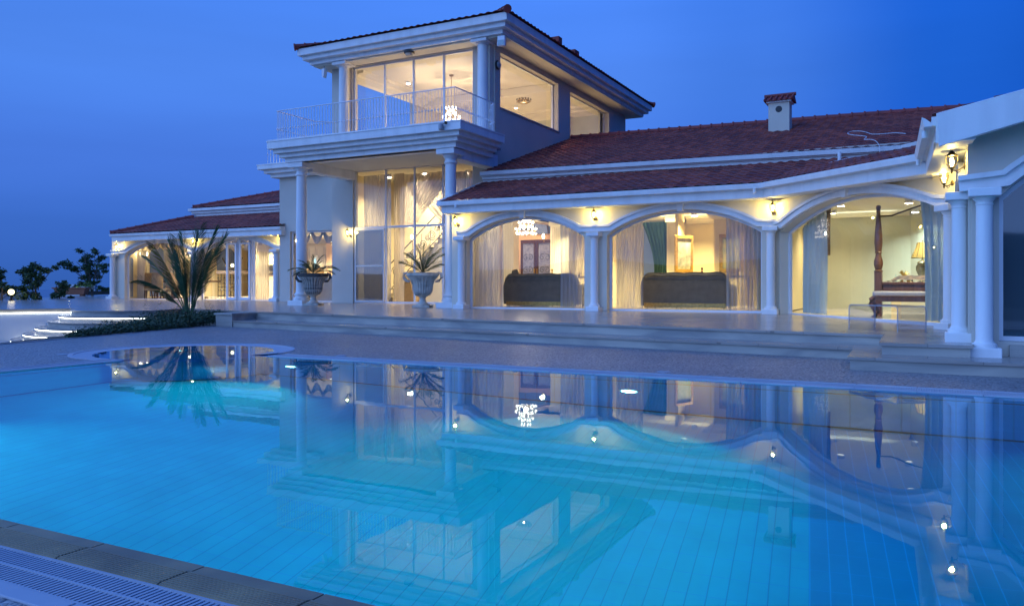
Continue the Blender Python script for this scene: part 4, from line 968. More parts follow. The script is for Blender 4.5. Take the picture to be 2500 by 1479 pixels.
bx('pilaster', 'peach_wall', -25.2, -24.75, 29.3, 29.8, FZ, 3.3); bx('pilaster', 'trim_cream', -24.6, -24.2, 29.9, 30.2, FZ, 3.3)
bx('interior_wall', 'cream_wall', -24.2, -19.95, 30.2, 30.3, FZ, 3.3)
bx('interior_wall', 'cream_wall', -19.99, -19.93, 24.35, 30.2, FZ, 3.3)
# tower room
for a in ((-19.5, -13.2, 33.9, 34.0),): bx('interior_wall', 'pale_wall', *a, 6.0, 9.17)
mb = sweep([(-19.5, 23.9), (-19.5, 33.9), (-13.25, 33.9)], [(.0, 9.17), (.75, 9.17), (.72, 9.08), (.40, 9.06), (.38, 8.98), (.10, 8.92), (.0, 8.85)]); part(mb, 'cornice', 'ceiling_white')
bx('beam', 'ceiling_white', -19.5, -13.2, 28.9, 29.5, 8.86, 9.16)
mb = MB(); mb.tube([(-17.9, 33.8, 6.0), (-17.9, 33.8, 8.4)], .1, 8); bx('pilaster', 'ceiling_white', -15.2, -14.7, 33.4, 33.9, 6, 9.1); bx('pilaster', 'ceiling_white', -18.2, -17.8, 30.0, 30.3, 6, 8.9)

# ------------------------------------------------------------------ curtains
def curtain(name, m, label, p0, p1, z0, ztop, cat='curtain', group=None, folds=9, amp=.05, narrow=0, lean=0, n=60, nz=14):
    """hanging cloth from p0 to p1; ztop(t) gives the top along it; narrow gathers it towards p0 (+) or p1 (-) below"""
    mb = MB(); d = Vector((p1[0]-p0[0], p1[1]-p0[1], 0)); L = d.length; dn = Vector((-d.y, d.x, 0)).normalized()
    zf = ztop if callable(ztop) else (lambda t: ztop)
    def P_(i, j):
        t = i/n; s = j/nz; z = zf(t)+(z0-zf(t))*s
        g = narrow*math.sin(min(1, s*1.3)*math.pi*.5)
        tt = t*(1-abs(g)) if g > 0 else (1-(1-t)*(1-abs(g)))
        tt += lean*s
        q = Vector((p0[0], p0[1], 0))+d*tt+dn*(amp*math.sin(t*folds*2*math.pi+.5*math.sin(s*3))*(.6+.4*s)+.3*amp*math.sin(t*folds*5.3+s*2))
        return (q.x, q.y, z)
    mb.grid(P_, n, nz)
    o = mb.build(name, m, smooth=True); tag(o, label, cat, group); return o
arcA1 = lambda x: arc_z(x, -12.21, -8.42, 2.47, 3.07)
G1 = 'curtains behind the arched windows'
curtain('curtain', 'sheer_curtain', 'pale sheer curtain gathered beside the chandelier, in the first arch by the porch column', (-12.3, 21.05), (-11.28, 21.05), FZ+.02, lambda t: 2.6+.55*t, group=G1, folds=8)
curtain('curtain', 'sheer_curtain', 'pale sheer curtain behind the east end of the sofa, in the first arch', (-9.42, 21.05), (-8.45, 21.05), FZ+.02, lambda t: 3.1-.4*t, group=G1, folds=8)
curtain('curtain', 'sheer_curtain', 'grey blue sheer curtain west of the teal drape, in the second arch', (-7.72, 21.05), (-6.93, 21.05), FZ+.02, lambda t: 2.6+.5*t, group=G1, folds=8)
curtain('curtain', 'sheer_curtain', 'sheer curtain in front of the gold framed painting, in the second arch', (-4.68, 21.05), (-3.72, 21.05), FZ+.02, lambda t: 3.0-.4*t, group=G1, folds=9)
curtain('drape', 'pale_teal_drape', 'dark blue green side drape tied at the east edge of the second arch', (-4.12, 21.25), (-3.6, 21.25), FZ+.02, 2.8, 'drape', folds=4, narrow=-.35)
curtain('drape', 'teal_drape', 'dark teal velvet drape tied back beside a fluted pillar', (-8.72, 26.35), (-7.76, 26.3), 1.12, 3.27, 'drape', folds=6, amp=.05, narrow=-.45)
bx('arched_window', 'arch_blue', -8.75, -7.72, 26.62, 26.64, 1.1, 3.28)
def p3w(u, o): return (-3.3+.604*u-.797*o, 20.45-.797*u-.604*o)
curtain('curtain', 'sheer_curtain', 'pale sheer curtain at the column end of the bedroom arch', p3w(.25, -.55), p3w(1.15, -.55), .44, lambda t: 2.5+.3*t, group=G1, folds=6, narrow=-.0)
curtain('drape', 'pale_teal_drape', 'pale blue green drape in full folds beside the sheer bedroom curtain', p3w(.42, -.45), p3w(1.45, -.45), .44, lambda t: 2.5+.40*t, 'drape', folds=6, narrow=-.0)
curtain('drape', 'chair_fabric', 'narrow brown patterned drape in the top of the bedroom window', p3w(1.22, -.6), p3w(1.42, -.6), 1.8, 2.95, 'drape', folds=2, narrow=.6)
curtain('drape', 'pale_teal_drape', 'long pale teal drape hiding the end of the bed', p3w(4.55, -.5), p3w(5.9, -.5), .44, lambda t: 2.95-.3*t, 'drape', folds=7, amp=.06, narrow=-.12)
# hall: crossed cream drapes of the tall window
curtain('drape', 'cream_drape', 'cream drape gathered along the west edge of the tall window', (-17.42, 23.95), (-16.95, 23.95), FZ+.02, 5.2, 'drape', folds=5, amp=.04)
curtain('drape', 'sheer_curtain', 'grey blue net curtain in the upper west pane of the tall window', (-18.75, 23.9), (-17.5, 23.9), FZ+.1, 5.2, 'drape', folds=12, amp=.02)
def swagd(label, x0, x1, zt0, xb0, xb1, zb, y):
    mb = MB(); n = 70
    def P_(i, j):
        t = i/n; s = j/12; x = (x0+(x1-x0)*t)*(1-s)+(xb0+(xb1-xb0)*t)*s; z = zt0+(zb-zt0)*s-.25*math.sin(s*math.pi)*(t if xb0 < x0 else 1-t)
        return (x, y+.03*math.sin(t*22*math.pi), z)
    mb.grid(P_, n, 12); tag(mb.build('drape', 'cream_drape', smooth=True), label, 'drape')
swagd('cream drape swept down to the west behind the upper panes', -17.4, -14.8, 5.18, -17.4, -16.6, 3.3, 24.1)
swagd('rosy cream drape swept across the upper pane beside the porch column', -17.0, -13.75, 5.16, -15.3, -13.75, 3.25, 24.3)
curtain('curtain', 'sheer_curtain', 'net curtain in the pane between the porch column and the tiled roof', (-14.9, 23.95), (-13.8, 23.95), FZ+.1, 5.1, folds=12, amp=.02)
# dining: cream curtains and a swagged valance
def valance(p0, p1, z, n, drop, label):
    mb = MB(); d = (p1[0]-p0[0], p1[1]-p0[1])
    for k in range(n):
        for m_ in range(4):
            pts = []
            for i in range(9):
                t = i/8; tt = (k+.06+.88*t)/n; zz = z-(drop*(.45+.55*m_/3))*math.sin(math.pi*t)**.8
                pts.append((p0[0]+d[0]*tt, p0[1]+d[1]*tt-.02*m_, zz))
            mb.tube(pts, .035, 5)
    tag(mb.build('valance', 'swag_fabric', smooth=True), label, 'valance')
valance((-22.4, 24.5), (-20.0, 24.5), 3.2, 4, .42, 'white swagged valance across the top of the kitchen window')
valance((-32.6, 24.9), (-28.6, 24.9), 3.12, 8, .34, 'cream swagged valance in the dining arch behind the tall palm')
valance((-27.6, 24.9), (-23.7, 24.9), 3.12, 8, .30, 'cream swagged valance over the arched glazed doors')
curtain('curtain', 'cream_drape', 'cream curtain at the far column end of the dining arch', (-32.85, 24.95), (-32.15, 24.95), FZ+.02, 2.75, folds=6, amp=.04, narrow=.35)
curtain('curtain', 'sheer_curtain', 'net curtain hanging free behind the dining chairs near the far column', (-32.6, 26.2), (-31.9, 26.2), FZ+.02, 2.85, folds=6, amp=.04)
curtain('curtain', 'cream_drape', 'pinkish cream curtain behind the right leaf of the glazed doors', (-26.1, 25.6), (-25.2, 25.6), FZ+.02, 3.1, folds=7, amp=.03)
curtain('curtain', 'cream_drape', 'slim cream curtain between the tall porch column and the block wall', (-22.45, 24.5), (-22.1, 24.5), FZ+.02, 3.2, folds=4, amp=.03)

# ------------------------------------------------------------------ lamps on the walls
def wall_lamp(x, y, z, ang, label, s=.82, first=[None], p=1.0):
    """lantern centre (x, y, z); the wall is behind it in direction ang (degrees, world)"""
    if first[0] is None:
        t = thing('wall_lamp', label, 'wall lamp', group='lantern wall lamps')
        mb = MB(); mb.lathe([(.012, .20), (.02, .19), (.010, .175), (.015, .16), (.03, .15), (.05, .125), (.085, .085), (.105, .075), (.10, .068), (.04, .068)], (0, 0, 0), 12); lbuild(mb, 'lantern_cap', 'bronze', t)
        mb = MB(); mb.tube([(0, 0, .20), (0, 0, .26)], [.008, .003], 6); lbuild(mb, 'finial', 'bronze', t)
        mb = MB(); mb.lathe([(.082, .07), (.088, .03), (.086, -.02), (.070, -.08), (.045, -.12)], (0, 0, 0), 14, caps=False); lbuild(mb, 'glass', 'lamp_glass', t, smooth=True)
        mb = MB(); mb.sphere((0, 0, .005), .02, 8, 6, (1, 1, 1.6)); lbuild(mb, 'bulb', 'bulb', t, smooth=True)
        mb = MB(); mb.lathe([(.048, -.12), (.055, -.13), (.03, -.15), (.014, -.17), (.02, -.20), (.008, -.23)], (0, 0, 0), 10); lbuild(mb, 'lantern_base', 'bronze', t)
        mb = MB()
        for k in range(6):
            a = k*math.pi/3; mb.tube([(r*math.cos(a), r*math.sin(a), h) for r, h in ((.084, .07), (.09, .03), (.088, -.02), (.072, -.08), (.046, -.12))], .0035, 4)
        lbuild(mb, 'cage', 'bronze', t)
        mb = MB(); mb.tube([(0, 0, -.17), (.06, 0, -.185), (.13, 0, -.16), (.185, 0, -.12)], .011, 6); mb.tube([(.05, 0, -.183), (.09, 0, -.22), (.13, 0, -.2), (.12, 0, -.17)], .007, 5); lbuild(mb, 'arm', 'bronze', t)
        mb = MB(Matrix.Translation((.20, 0, -.12)) @ Matrix.Rotation(R(-90), 4, 'Y')); mb.lathe([(.055, 0), (.06, .01), (.04, .02), (.02, .025)], (0, 0, 0), 12); lbuild(mb, 'backplate', 'bronze', t)
        first[0] = t
    else: t = copy_tree(first[0], (0, 0, 0), 0, label)
    t.location = (x, y, z); t.rotation_euler = (0, 0, R(ang)); t.scale = (s, s, s)
    lamp('wall_lamp_light', 'POINT', (x, y, z+.01), 50*p, (1, .80, .24), soft=.033)
    return t
wall_lamp(-12.49, 20.25, 3.03, 90, 'lit lantern beside the porch column, at the end of the low tiled eave')
wall_lamp(-8.06, 20.25, 3.04, 90, 'lit lantern between the two arched living room windows')
wall_lamp(-3.37, 20.24, 3.01, 88, 'lit lantern where the wall bends, between the sofa window and the bedroom window')
wall_lamp(.245, 15.30, 2.93, 37, 'lit lantern at the inner corner, below and behind the biggest lantern', p=.55)
wall_lamp(.30, 12.78, 2.86, 0, 'biggest lit lantern, hanging just below the gable eave', p=.5)
wall_lamp(-18.95, 23.19, 3.06, 90, 'lit lantern on the pillar beside the tall window')
wall_lamp(-23.2, 24.2, 2.99, 90, 'lit lantern over the column at the inner end of the dining wing')
wall_lamp(-28.25, 24.2, 3.03, 90, 'lit lantern half hidden behind the palm fronds')
wall_lamp(-33.32, 24.2, 2.90, 90, 'lit lantern at the outer corner of the dining wing')
# ------------------------------------------------------------------ fixtures on the tower
t = thing('floodlight', 'white square floodlight hanging under the tower corner beside the wide side window', 'floodlight', (-12.2, 22.62, 8.98), R(10))
mb = MB(); mb.hexa([(-.13, -.06, -.16), (.13, -.06, -.16), (.13, .08, -.16), (-.13, .08, -.16)], [(-.12, -.02, .17), (.12, -.02, .17), (.12, .10, .17), (-.12, .10, .17)]); lbuild(mb, 'housing', 'white_frame', t, bevel=.01)
mb = MB(); mb.box(-.10, .10, -.068, -.058, -.13, .02); lbuild(mb, 'lens', 'grille_glass', t)
mb = MB(); mb.tube([(0, .05, .17), (0, .05, .26)], .02, 6); lbuild(mb, 'bracket', 'grey_plastic', t)
t = thing('bulkhead_lamp', 'round dark rimmed wall fixture on the tower corner', 'wall fixture', (-12.83, 23.5, 8.5), R(90))
xr = Matrix.Rotation(R(90), 4, 'X')
mb = MB(xr); mb.lathe([(.15, 0), (.16, .03), (.13, .06)], (0, 0, 0), 20); lbuild(mb, 'rim', 'black_iron', t)
mb = MB(xr); mb.lathe([(.125, .05), (.10, .10), (.001, .12)], (0, 0, 0), 20, caps=False); lbuild(mb, 'lens', 'grey_plastic', t, smooth=True)
t = thing('ceiling_lamp', 'dark round fixture under the tower eave above the glazed doors', 'ceiling fixture', (-15.95, 22.85, 9.2))
mb = MB(); mb.lathe([(.19, 0), (.19, -.05), (.15, -.07)], (0, 0, 0), 20); lbuild(mb, 'rim', 'black_iron', t)
mb = MB(); mb.lathe([(.16, -.06), (.12, -.13), (.001, -.16)], (0, 0, 0), 20, caps=False); lbuild(mb, 'lens', 'urn_stone', t, smooth=True)
t = thing('loudspeaker', 'slim white loudspeaker hanging under the outer corner of the tower eave', 'loudspeaker', (-19.75, 22.85, 9.2))
mb = MB(); mb.hexa([(-.05, -.08, -.42), (.03, -.08, -.46), (.03, .08, -.46), (-.05, .08, -.42)], [(-.06, -.09, -.12), (.09, -.09, -.12), (.09, .09, -.12), (-.06, .09, -.12)]); lbuild(mb, 'housing', 'white_frame', t, bevel=.01)
mb = MB(); mb.tube([(0, 0, 0), (0, 0, -.14)], .015, 6); lbuild(mb, 'bracket', 'grey_plastic', t)
t = thing('outdoor_speaker', 'small grey fixture fixed to the balcony cornice at its corner', 'outdoor speaker', (-12.78, 19.93, 5.80))
mb = MB(); mb.lathe([(.05, -.1), (.075, -.08), (.08, .04), (.06, .09)], (0, 0, 0), 10); lbuild(mb, 'housing', 'grey_plastic', t, smooth=True, bevel=0)
mb = MB(); mb.sphere((.17, 0, .10), .05, 8, 6); mb.tube([(.0, 0, .05), (.17, 0, .1)], .012, 5); lbuild(mb, 'sensor', 'bronze', t)
# coiled cable lying on the roof
pts = []
def zr_(x, y): return 4.77+.31*(y-22.4)+.10
for u, v in ((-1.45, 22.4), (-1.42, 22.75), (-1.5, 23.0), (-1.75, 23.3), (-1.95, 23.7), (-1.9, 24.1), (-1.65, 24.0), (-1.45, 23.6), (-1.3, 23.2), (-1.05, 23.1), (-.75, 23.1), (-.5, 22.8)): pts.append((u, v, zr_(u, v)))
pts2 = [(-1.45, 22.4, 4.86), (-1.2, 22.28, 4.80), (-1.08, 22.24, 4.6), (-1.15, 22.2, 4.38), (-1.6, 21.9, 4.36), (-2.2, 21.4, 4.18)]
def smooth_path(p, n=6):
    o = []
    for i in range(len(p)-1):
        a, b, c, d = [Vector(p[max(0, min(len(p)-1, k))]) for k in (i-1, i, i+1, i+2)]
        for q in range(n): t = q/n; o.append(.5*((2*b)+(c-a)*t+(2*a-5*b+4*c-d)*t*t+(3*b-a-3*c+d)*t*t*t))
    return o+[Vector(p[-1])]
mb = MB(); mb.tube(smooth_path(pts), .0085, 5); mb.tube(smooth_path(pts2), .008, 5); tag(mb.build('cable', 'white_frame', smooth=True), 'loose white cable looped on the red roof tiles', 'cable')

# ------------------------------------------------------------------ furniture
def sofa(x, y, z, w, h, m, label, rz=0, arms=True):
    t = thing('sofa', label, 'sofa', (x, y, z), rz)
    n = 48; top = []
    for i in range(n+1):
        u = -w/2+w*i/n; q = abs(u)/(w/2)
        zz = h-.03+.025*abs(math.sin(u*5.2))-(.12*max(0, (q-.86)/.14)**2)
        top.append((u, zz))
    P_ = [(w/2, .12)]+[(w/2+.05*math.sin(a*3.1/6)*1.6, .12+(h-.3)*a/6) for a in range(1, 6)]+[(u, zz) for u, zz in top[::-1]]+[(-w/2-.08*math.sin(a*3.1/6), h-.15-(h-.3)*a/6) for a in range(1, 6)]+[(-w/2, .12)]
    mb = MB(); k = len(P_)
    mb.add([(u, .0, zz) for u, zz in P_]+[(u, .22, zz-.02) for u, zz in P_], [tuple(range(k)), tuple(range(k, 2*k))[::-1]]+[(i, (i+1) % k, k+(i+1) % k, k+i) for i in range(k)])
    lbuild(mb, 'backrest', m, t, bevel=.02)
    mb = MB(); mb.tube([(u, -.015, zz-.05) for u, zz in top], .035, 6); mb.tube([(-w/2+.05, -.01, h-.2), (w/2-.05, -.01, h-.2)], .012, 5); lbuild(mb, 'piping', m, t, smooth=True)
    mb = MB(); mb.tube([(u, .03, zz+.005) for u, zz in top], .018, 6); lbuild(mb, 'trim', 'gold', t)
    mb = MB(); mb.box(-w/2+.05, w/2-.05, .22, .95, .15, .45); lbuild(mb, 'seat', m, t, bevel=.04)
    for s in (-1, 1):
        if arms:
            mb = MB(); mb.tube([(s*(w/2-.04), .06, h*.55), (s*(w/2-.02), .9, h*.55)], .13, 12); mb.box(s*w/2-.1, s*w/2+.1, .04, .9, .05, h*.5); lbuild(mb, 'arm', m, t, smooth=False)
    mb = MB(); mb.box(-w/2+.02, w/2-.02, -.012, .1, .01, .14)
    for i in range(40): mb.sphere((-w/2+.08+(w-.16)*i/39, -.015, .075), .008, 5, 4)
    lbuild(mb, 'fringe', 'gold' if m == 'sofa_grey' else m, t)
    for a, b in ((-1, .08), (1, .08), (-1, .85), (1, .85)):
        mb = MB(); mb.tube([(a*(w/2-.1), b, .13), (a*(w/2-.08), b, 0)], [.04, .025], 6); lbuild(mb, 'leg', 'dark_wood', t)
    return t
sofa(-10.58, 22.1, FZ+.01, 2.35, 1.0, 'sofa_grey', 'grey sofa seen from behind, under the chandelier')
sofa(-6.08, 22.1, FZ+.01, 2.36, 1.0, 'sofa_grey', 'grey sofa seen from behind, below the two gold framed paintings')
sofa(-21.6, 25.2, FZ+.01, 2.6, 1.05, 'sofa_light', 'pale sofa with a curved back, behind the dark rimmed stone urn', arms=False)
mb = MB(); mb.hexa([(-.18, 0, 0), (.2, 0, 0), (.2, .1, 0), (-.18, .1, 0)], [(-.16, .05, .3), (.02, .05, .34), (.02, .12, .34), (-.16, .12, .3)]); o = mb.build('cushion', 'sofa_grey', bevel=.03); o.location = (-11.5, 22.25, 1.28); tag(o, 'pointed grey cushion peeping over the end of the sofa below the chandelier', 'cushion')
mb = MB(); mb.sphere((0, 0, 0), .17, 10, 8, (1, .5, .8)); o = mb.build('cushion', 'teal_cushion', smooth=True); o.location = (-20.75, 25.5, 1.62); tag(o, 'bright teal cushion on the pale sofa', 'cushion')
def small_statue(x, y, z, h, m, label):
    mb = MB(); mb.lathe([(.05*h, 0), (.16*h, .1*h), (.2*h, .35*h), (.1*h, .55*h), (.06*h, .65*h), (.13*h, .75*h), (.14*h, .88*h), (.05*h, h)], (0, 0, 0), 12); o = mb.build('statuette', m, smooth=True); o.location = (x, y, z); tag(o, label, 'statuette', 'small figures seen over the sofa backs'); return o
# tables behind the sofas carry the figures
def side_table(x, y, w, d, h, label):
    t = thing('side_table', label, 'side table', (x, y, FZ+.01))
    mb = MB(); mb.box(-w/2, w/2, -d/2, d/2, h-.05, h); lbuild(mb, 'table_top', 'dark_wood', t, bevel=.01)
    for a in (-1, 1):
        for b in (-1, 1): mb = MB(); mb.tube([(a*(w/2-.05), b*(d/2-.05), 0), (a*(w/2-.04), b*(d/2-.04), h-.05)], [.02, .03], 6); lbuild(mb, 'leg', 'dark_wood', t)
    return t
side_table(-10.2, 23.6, 1.6, .6, .92, 'dark side table with ornaments behind the first sofa'); side_table(-5.6, 23.6, 2.2, .6, .92, 'dark side table with ornaments behind the second sofa')
small_statue(-10.9+.05, 23.6, FZ+.93, .26, 'gold', 'gold candle figure on the dark table before the brown door')
small_statue(-10.2, 23.6, FZ+.93, .22, 'red_flower', 'small red ornament over the back of the first sofa')
small_statue(-9.9, 23.6, FZ+.93, .16, 'dark_wood', 'dark round ornament beside the red one')
small_statue(-5.95, 23.6, FZ+.93, .26, 'dark_wood', 'dark little figure over the middle of the second sofa')
small_statue(-4.9, 23.6, FZ+.93, .20, 'dark_wood', 'dark ornament beside the sheer curtain, over the second sofa')
def painting(x, y, z, w, h, rz, m, label):
    t = thing('painting', label, 'painting', (x, y, z), rz)
    mb = MB(frame(0, 0, 1, 0)); ring(mb, [(-w/2, 0), (w/2, 0), (w/2, h), (-w/2, h)], [(-w/2+.09, .09), (w/2-.09, .09), (w/2-.09, h-.09), (-w/2+.09, h-.09)], 0, .05); lbuild(mb, 'frame', 'gold', t, bevel=.01)
    mb = MB(); mb.box(-w/2+.08, w/2-.08, -.02, 0, .08, h-.08); lbuild(mb, 'canvas', m, t)
painting(-6.95, 25.2, 1.52, .78, 1.18, R(60), 'canvas_light', 'pale painting in a gold frame beside the fluted pillar')
bx('interior_wall', 'cream_wall', -7.22, -7.12, 25.2, 25.9, FZ, 3.42)
painting(-5.35, 24.82, 1.52, .72, 1.15, R(12), 'canvas_dark', 'dark painting in an ornate gold frame half behind the sheer curtain')
def cabinet(x, y, z, w, d, h, label, doors, glazed=False, m='trim_cream', top=None, base=0, name='cabinet'):
    t = thing(name, label, 'cabinet', (x, y, z))
    mb = MB(); mb.box(-w/2, w/2, -d/2, d/2, base, h); lbuild(mb, 'carcass', m, t)
    dw_ = w/doors
    for i in range(doors):
        a = -w/2+dw_*i+.02; b = a+dw_-.04
        mb = MB(frame(0, -d/2, 1, 0)); ring(mb, [(a, base+.04), (b, base+.04), (b, h-.04), (a, h-.04)], [(a+.07, base+.11), (b-.07, base+.11), (b-.07, h-.11), (a+.07, h-.11)], .003, .025)
        o = lbuild(mb, 'door', m, t, bevel=.004)
        p = MB(); p.box(a+.06, b-.06, -d/2-.012, -d/2-.004, base+.1, h-.1); lbuild(p, 'panel', 'grille_glass' if glazed else m, o)
        if glazed:
            q = MB(); cx = (a+b)/2; hh_ = (h-base)/2-.12
            for sg in (-1, 1): q.tube([(cx+sg*.05+sg*.07*math.cos(R(g)), -d/2-.018, base+(h-base)/2+hh_*math.sin(R(g))) for g in range(0, 361, 20)], .008, 4)
            lbuild(q, 'lattice', m, o)
        kb = MB(); kb.sphere((b-.03, -d/2-.035, (base+h)/2), .012, 6, 5); lbuild(kb, 'knob', 'steel', o)
    if top: mb = MB(); mb.box(-w/2-.02, w/2+.02, -d/2-.03, d/2, h, h+.05); lbuild(mb, 'countertop', top, t, bevel=.006)
    return t
cabinet(-30.3, 31.1, 2.15, 2.6, .4, .86, 'cream wall cupboards with oval lattice glass doors', 5, True, name='wall_cabinet')
cabinet(-30.3, 31.0, FZ+.02, 2.6, .6, 1.1, 'cream kitchen base cupboards with a stone top', 4, top='granite')
bx('splashback', 'arch_blue', -31.6, -29.0, 31.28, 31.3, 1.6, 2.15)
mb = MB(); mb.lathe([(.06, 0), (.05, .05), (.16, .1), (.22, .22)], (0, 0, 0), 14); o = mb.build('bowl', 'white_paint', smooth=True); o.location = (-30.4, 30.95, 1.63); tag(o, 'white footed bowl on the kitchen counter', 'bowl')
mb = MB(); mb.lathe([(.04, 0), (.02, .15), (.02, .3), (.015, .42)], (0, 0, 0), 10); o = mb.build('bottle', 'white_paint', smooth=True); o.location = (-29.9, 30.95, 1.63); tag(o, 'slim white bottle next to the footed bowl', 'bottle')
cabinet(-26.1, 30.2, FZ+.02, 1.5, .6, 2.55, 'tall cream cupboards under the kitchen ceiling light', 3, name='tall_cabinet')
cabinet(-25.8, 29.1, FZ+.02, .8, .5, 1.45, 'brown kitchen unit with a dark top beside the wall screen', 1, top='black_iron', m='chair_fabric')
t = thing('television', 'small television with a lit screen seen edge on, tilted on its mount', 'television', (-25.35, 28.7, 2.15), R(-38)); t.rotation_euler = (0, R(-8), R(-38))
mb = MB(); mb.box(-.3, .3, 0, .05, -.28, .28); lbuild(mb, 'casing', 'white_frame', t, bevel=.01); mb = MB(); mb.box(-.25, .25, -.006, -.001, -.2, .22); lbuild(mb, 'screen', 'screen_glow', t)
def chair(x, y, rz, label):
    t = thing('dining_chair', label, 'dining chair', (x, y, FZ+.015), rz, 'padded dining chairs')
    mb = MB()
    mb.grid(lambda i, j: (-.27+.54*i/8, .0+.10*(j/8)**2+.01*math.sin(i), .48+.70*j/8+.05*math.sin(math.pi*i/8)*(j/8)), 8, 8); o = lbuild(mb, 'backrest', 'chair_fabric', t, smooth=True); sd_ = o.modifiers.new('s', 'SOLIDIFY'); sd_.thickness = .08
    mb = MB(); mb.tube([(-.28, .13, 1.18), (.28, .13, 1.18)], .05, 8); lbuild(mb, 'roll', 'chair_fabric', t, smooth=True)
    mb = MB(); mb.box(-.28, .28, -.5, .05, .38, .5); lbuild(mb, 'seat', 'chair_fabric', t, bevel=.03)
    for a in (-1, 1): mb = MB(); mb.tube([(a*.26, .0, .4), (a*.25, .06, .2), (a*.27, .16, 0)], [.035, .03, .03], 6); lbuild(mb, 'leg', 'dark_wood', t); mb = MB(); mb.tube([(a*.25, -.45, .4), (a*.27, -.47, 0)], [.04, .025], 6); lbuild(mb, 'leg', 'dark_wood', t)
    return t
chair(-32.65, 25.45, R(60), 'padded dining chair with a rolled back, turned sideways by the window')
chair(-31.95, 25.3, R(27), 'padded dining chair seen square from behind, before the dark table')
chair(-30.95, 25.3, R(24), 'padded dining chair half hidden by the lowest palm fronds')
t = thing('dining_table', 'dark wooden dining table behind the padded chairs', 'dining table', (-31.3, 26.6, FZ+.015))
mb = MB(); mb.box(-1.5, 1.5, -.6, .6, .78, .86); lbuild(mb, 'table_top', 'dark_wood', t, bevel=.02)
for a in (-1, 1): mb = MB(); mb.lathe([(.3, 0), (.3, .06), (.1, .12), (.14, .4), (.1, .7), (.2, .78)], (a*.9, 0, 0), 12); lbuild(mb, 'leg', 'dark_wood', t, smooth=True)
t = thing('console_table', 'dark stone topped console with iron wine rack below, beyond the glazed doors', 'console table', (-29.2, 27.3, FZ+.015))
mb = MB(); mb.box(-.8, .8, -.25, .25, 1.18, 1.32); lbuild(mb, 'table_top', 'granite', t, bevel=.01)
mb = MB()
for i in range(8): x = -.72+.205*i; mb.tube([(x, -.2, 0), (x, -.2, 1.18)], .02, 5); mb.tube([(x-.05, -.2, .95), (x, -.2, 1.08), (x+.05, -.2, .95)], .015, 4)
for k in range(4):
    for i in range(7): mb.tube([(-.72+.205*i+.2*j/6, -.2, .45+.16*k-.06*math.sin(math.pi*j/6)) for j in range(7)], .014, 4)
mb.tube([(-.75, -.2, .15), (.75, -.2, .15)], .025, 5); lbuild(mb, 'rack', 'black_iron', t)
t = thing('candle_holder', 'boat shaped iron candle holder with lit glass globes on the console', 'candle holder', (-29.2, 27.3, FZ+1.335))
mb = MB(); mb.tube([(-.65+1.3*i/12, 0, .12+.5*abs((i-6)/6)**2.2) for i in range(13)], .03, 6); mb.tube([(-.3, 0, 0), (-.2, 0, .13)], .02, 5); mb.tube([(.3, 0, 0), (.2, 0, .13)], .02, 5); lbuild(mb, 'frame', 'black_iron', t)
for i in range(3): mb = MB(); mb.sphere((-.35+.35*i, 0, .26), .085, 10, 8); lbuild(mb, 'globe', 'globe_glow' if i == 1 else 'shade_fabric', t, smooth=True)
mb = MB(); mb.hexa([(-.3, 0, 0), (.3, 0, 0), (.3, .6, 0), (-.3, .6, 0)], [(-.28, 0, .75), (.05, 0, .95), (.05, .1, .95), (-.28, .1, .75)])
o = mb.build('armchair', 'chair_fabric', bevel=.05); o.location = (-17.4, 24.9, FZ+.02); tag(o, 'brown armchair seen from the side at the foot of the marble stair', 'armchair')
# bed, bench, bedside table
rb = R(-4)
t = thing('bed', 'carved wooden four poster bed with a patterned spread', 'bed', (-.96, 19.24, .42), rb)
def post(x, y):
    mb = MB(); mb.box(x-.075, x+.075, y-.075, y+.075, 0, .98)
    mb.lathe([(.09, .98), (.098, 1.0), (.062, 1.03), (.075, 1.06), (.095, 1.14), (.092, 1.22), (.062, 1.32), (.055, 1.38), (.078, 1.40), (.062, 1.43), (.07, 1.47), (.085, 1.62), (.078, 1.8), (.048, 2.15), (.038, 2.28), (.052, 2.30), (.04, 2.33), (.052, 2.38), (.05, 2.42), (.03, 2.44)], (x, y, 0), 14)
    lbuild(mb, 'post', 'bed_wood', t, smooth=False)
for x, y in ((0, 0), (1.9, 0)): post(x, y)
mb = MB(); mb.box(.08, 1.82, -.03, .03, .35, .72); mb.box(.06, 1.84, -.06, .06, .70, .76); lbuild(mb, 'footboard', 'bed_wood', t, bevel=.01)
mb = MB(); mb.box(.08, 1.82, 2.07, 2.13, .35, .74); lbuild(mb, 'headboard', 'bed_wood', t, bevel=.01)
mb = MB(); mb.grid(lambda i, j: (.1+1.7*i/20, .08+1.95*j/12, .76+.14*min(1, math.sin(math.pi*max(.02, min(.98, i/20)))*2.2)*min(1, .3+j/4)+.012*math.sin(i*2+j)), 20, 12); mb.box(.1, 1.8, .08, 2.03, .5, .76); lbuild(mb, 'bedspread', 'bedspread', t, smooth=True)
mb = MB()
def sag(a, b, n=12): return [(a[0]+(b[0]-a[0])*i/n, a[1]+(b[1]-a[1])*i/n, 2.22+.10*math.sin(math.pi*2*i/n-.9)+.16*i/n*(1 if a == (0, 0) else 0)) for i in range(n+1)]
mb.tube([(0, 0, 2.2), (.25, .12, 2.21), (.6, .35, 2.36), (.95, .6, 2.50), (1.3, .8, 2.52)], .02, 6); mb.tube([(1.9, 0, 2.2), (1.6, .3, 2.35), (1.3, .8, 2.52)], .02, 6); mb.sphere((1.3, .8, 2.53), .04, 8, 6)
lbuild(mb, 'canopy_rail', 'bronze', t)
t = thing('bed_bench', 'long upholstered bench with scrolled wooden legs at the foot of the bed', 'bench', (-1.02, 18.62, .42), rb)
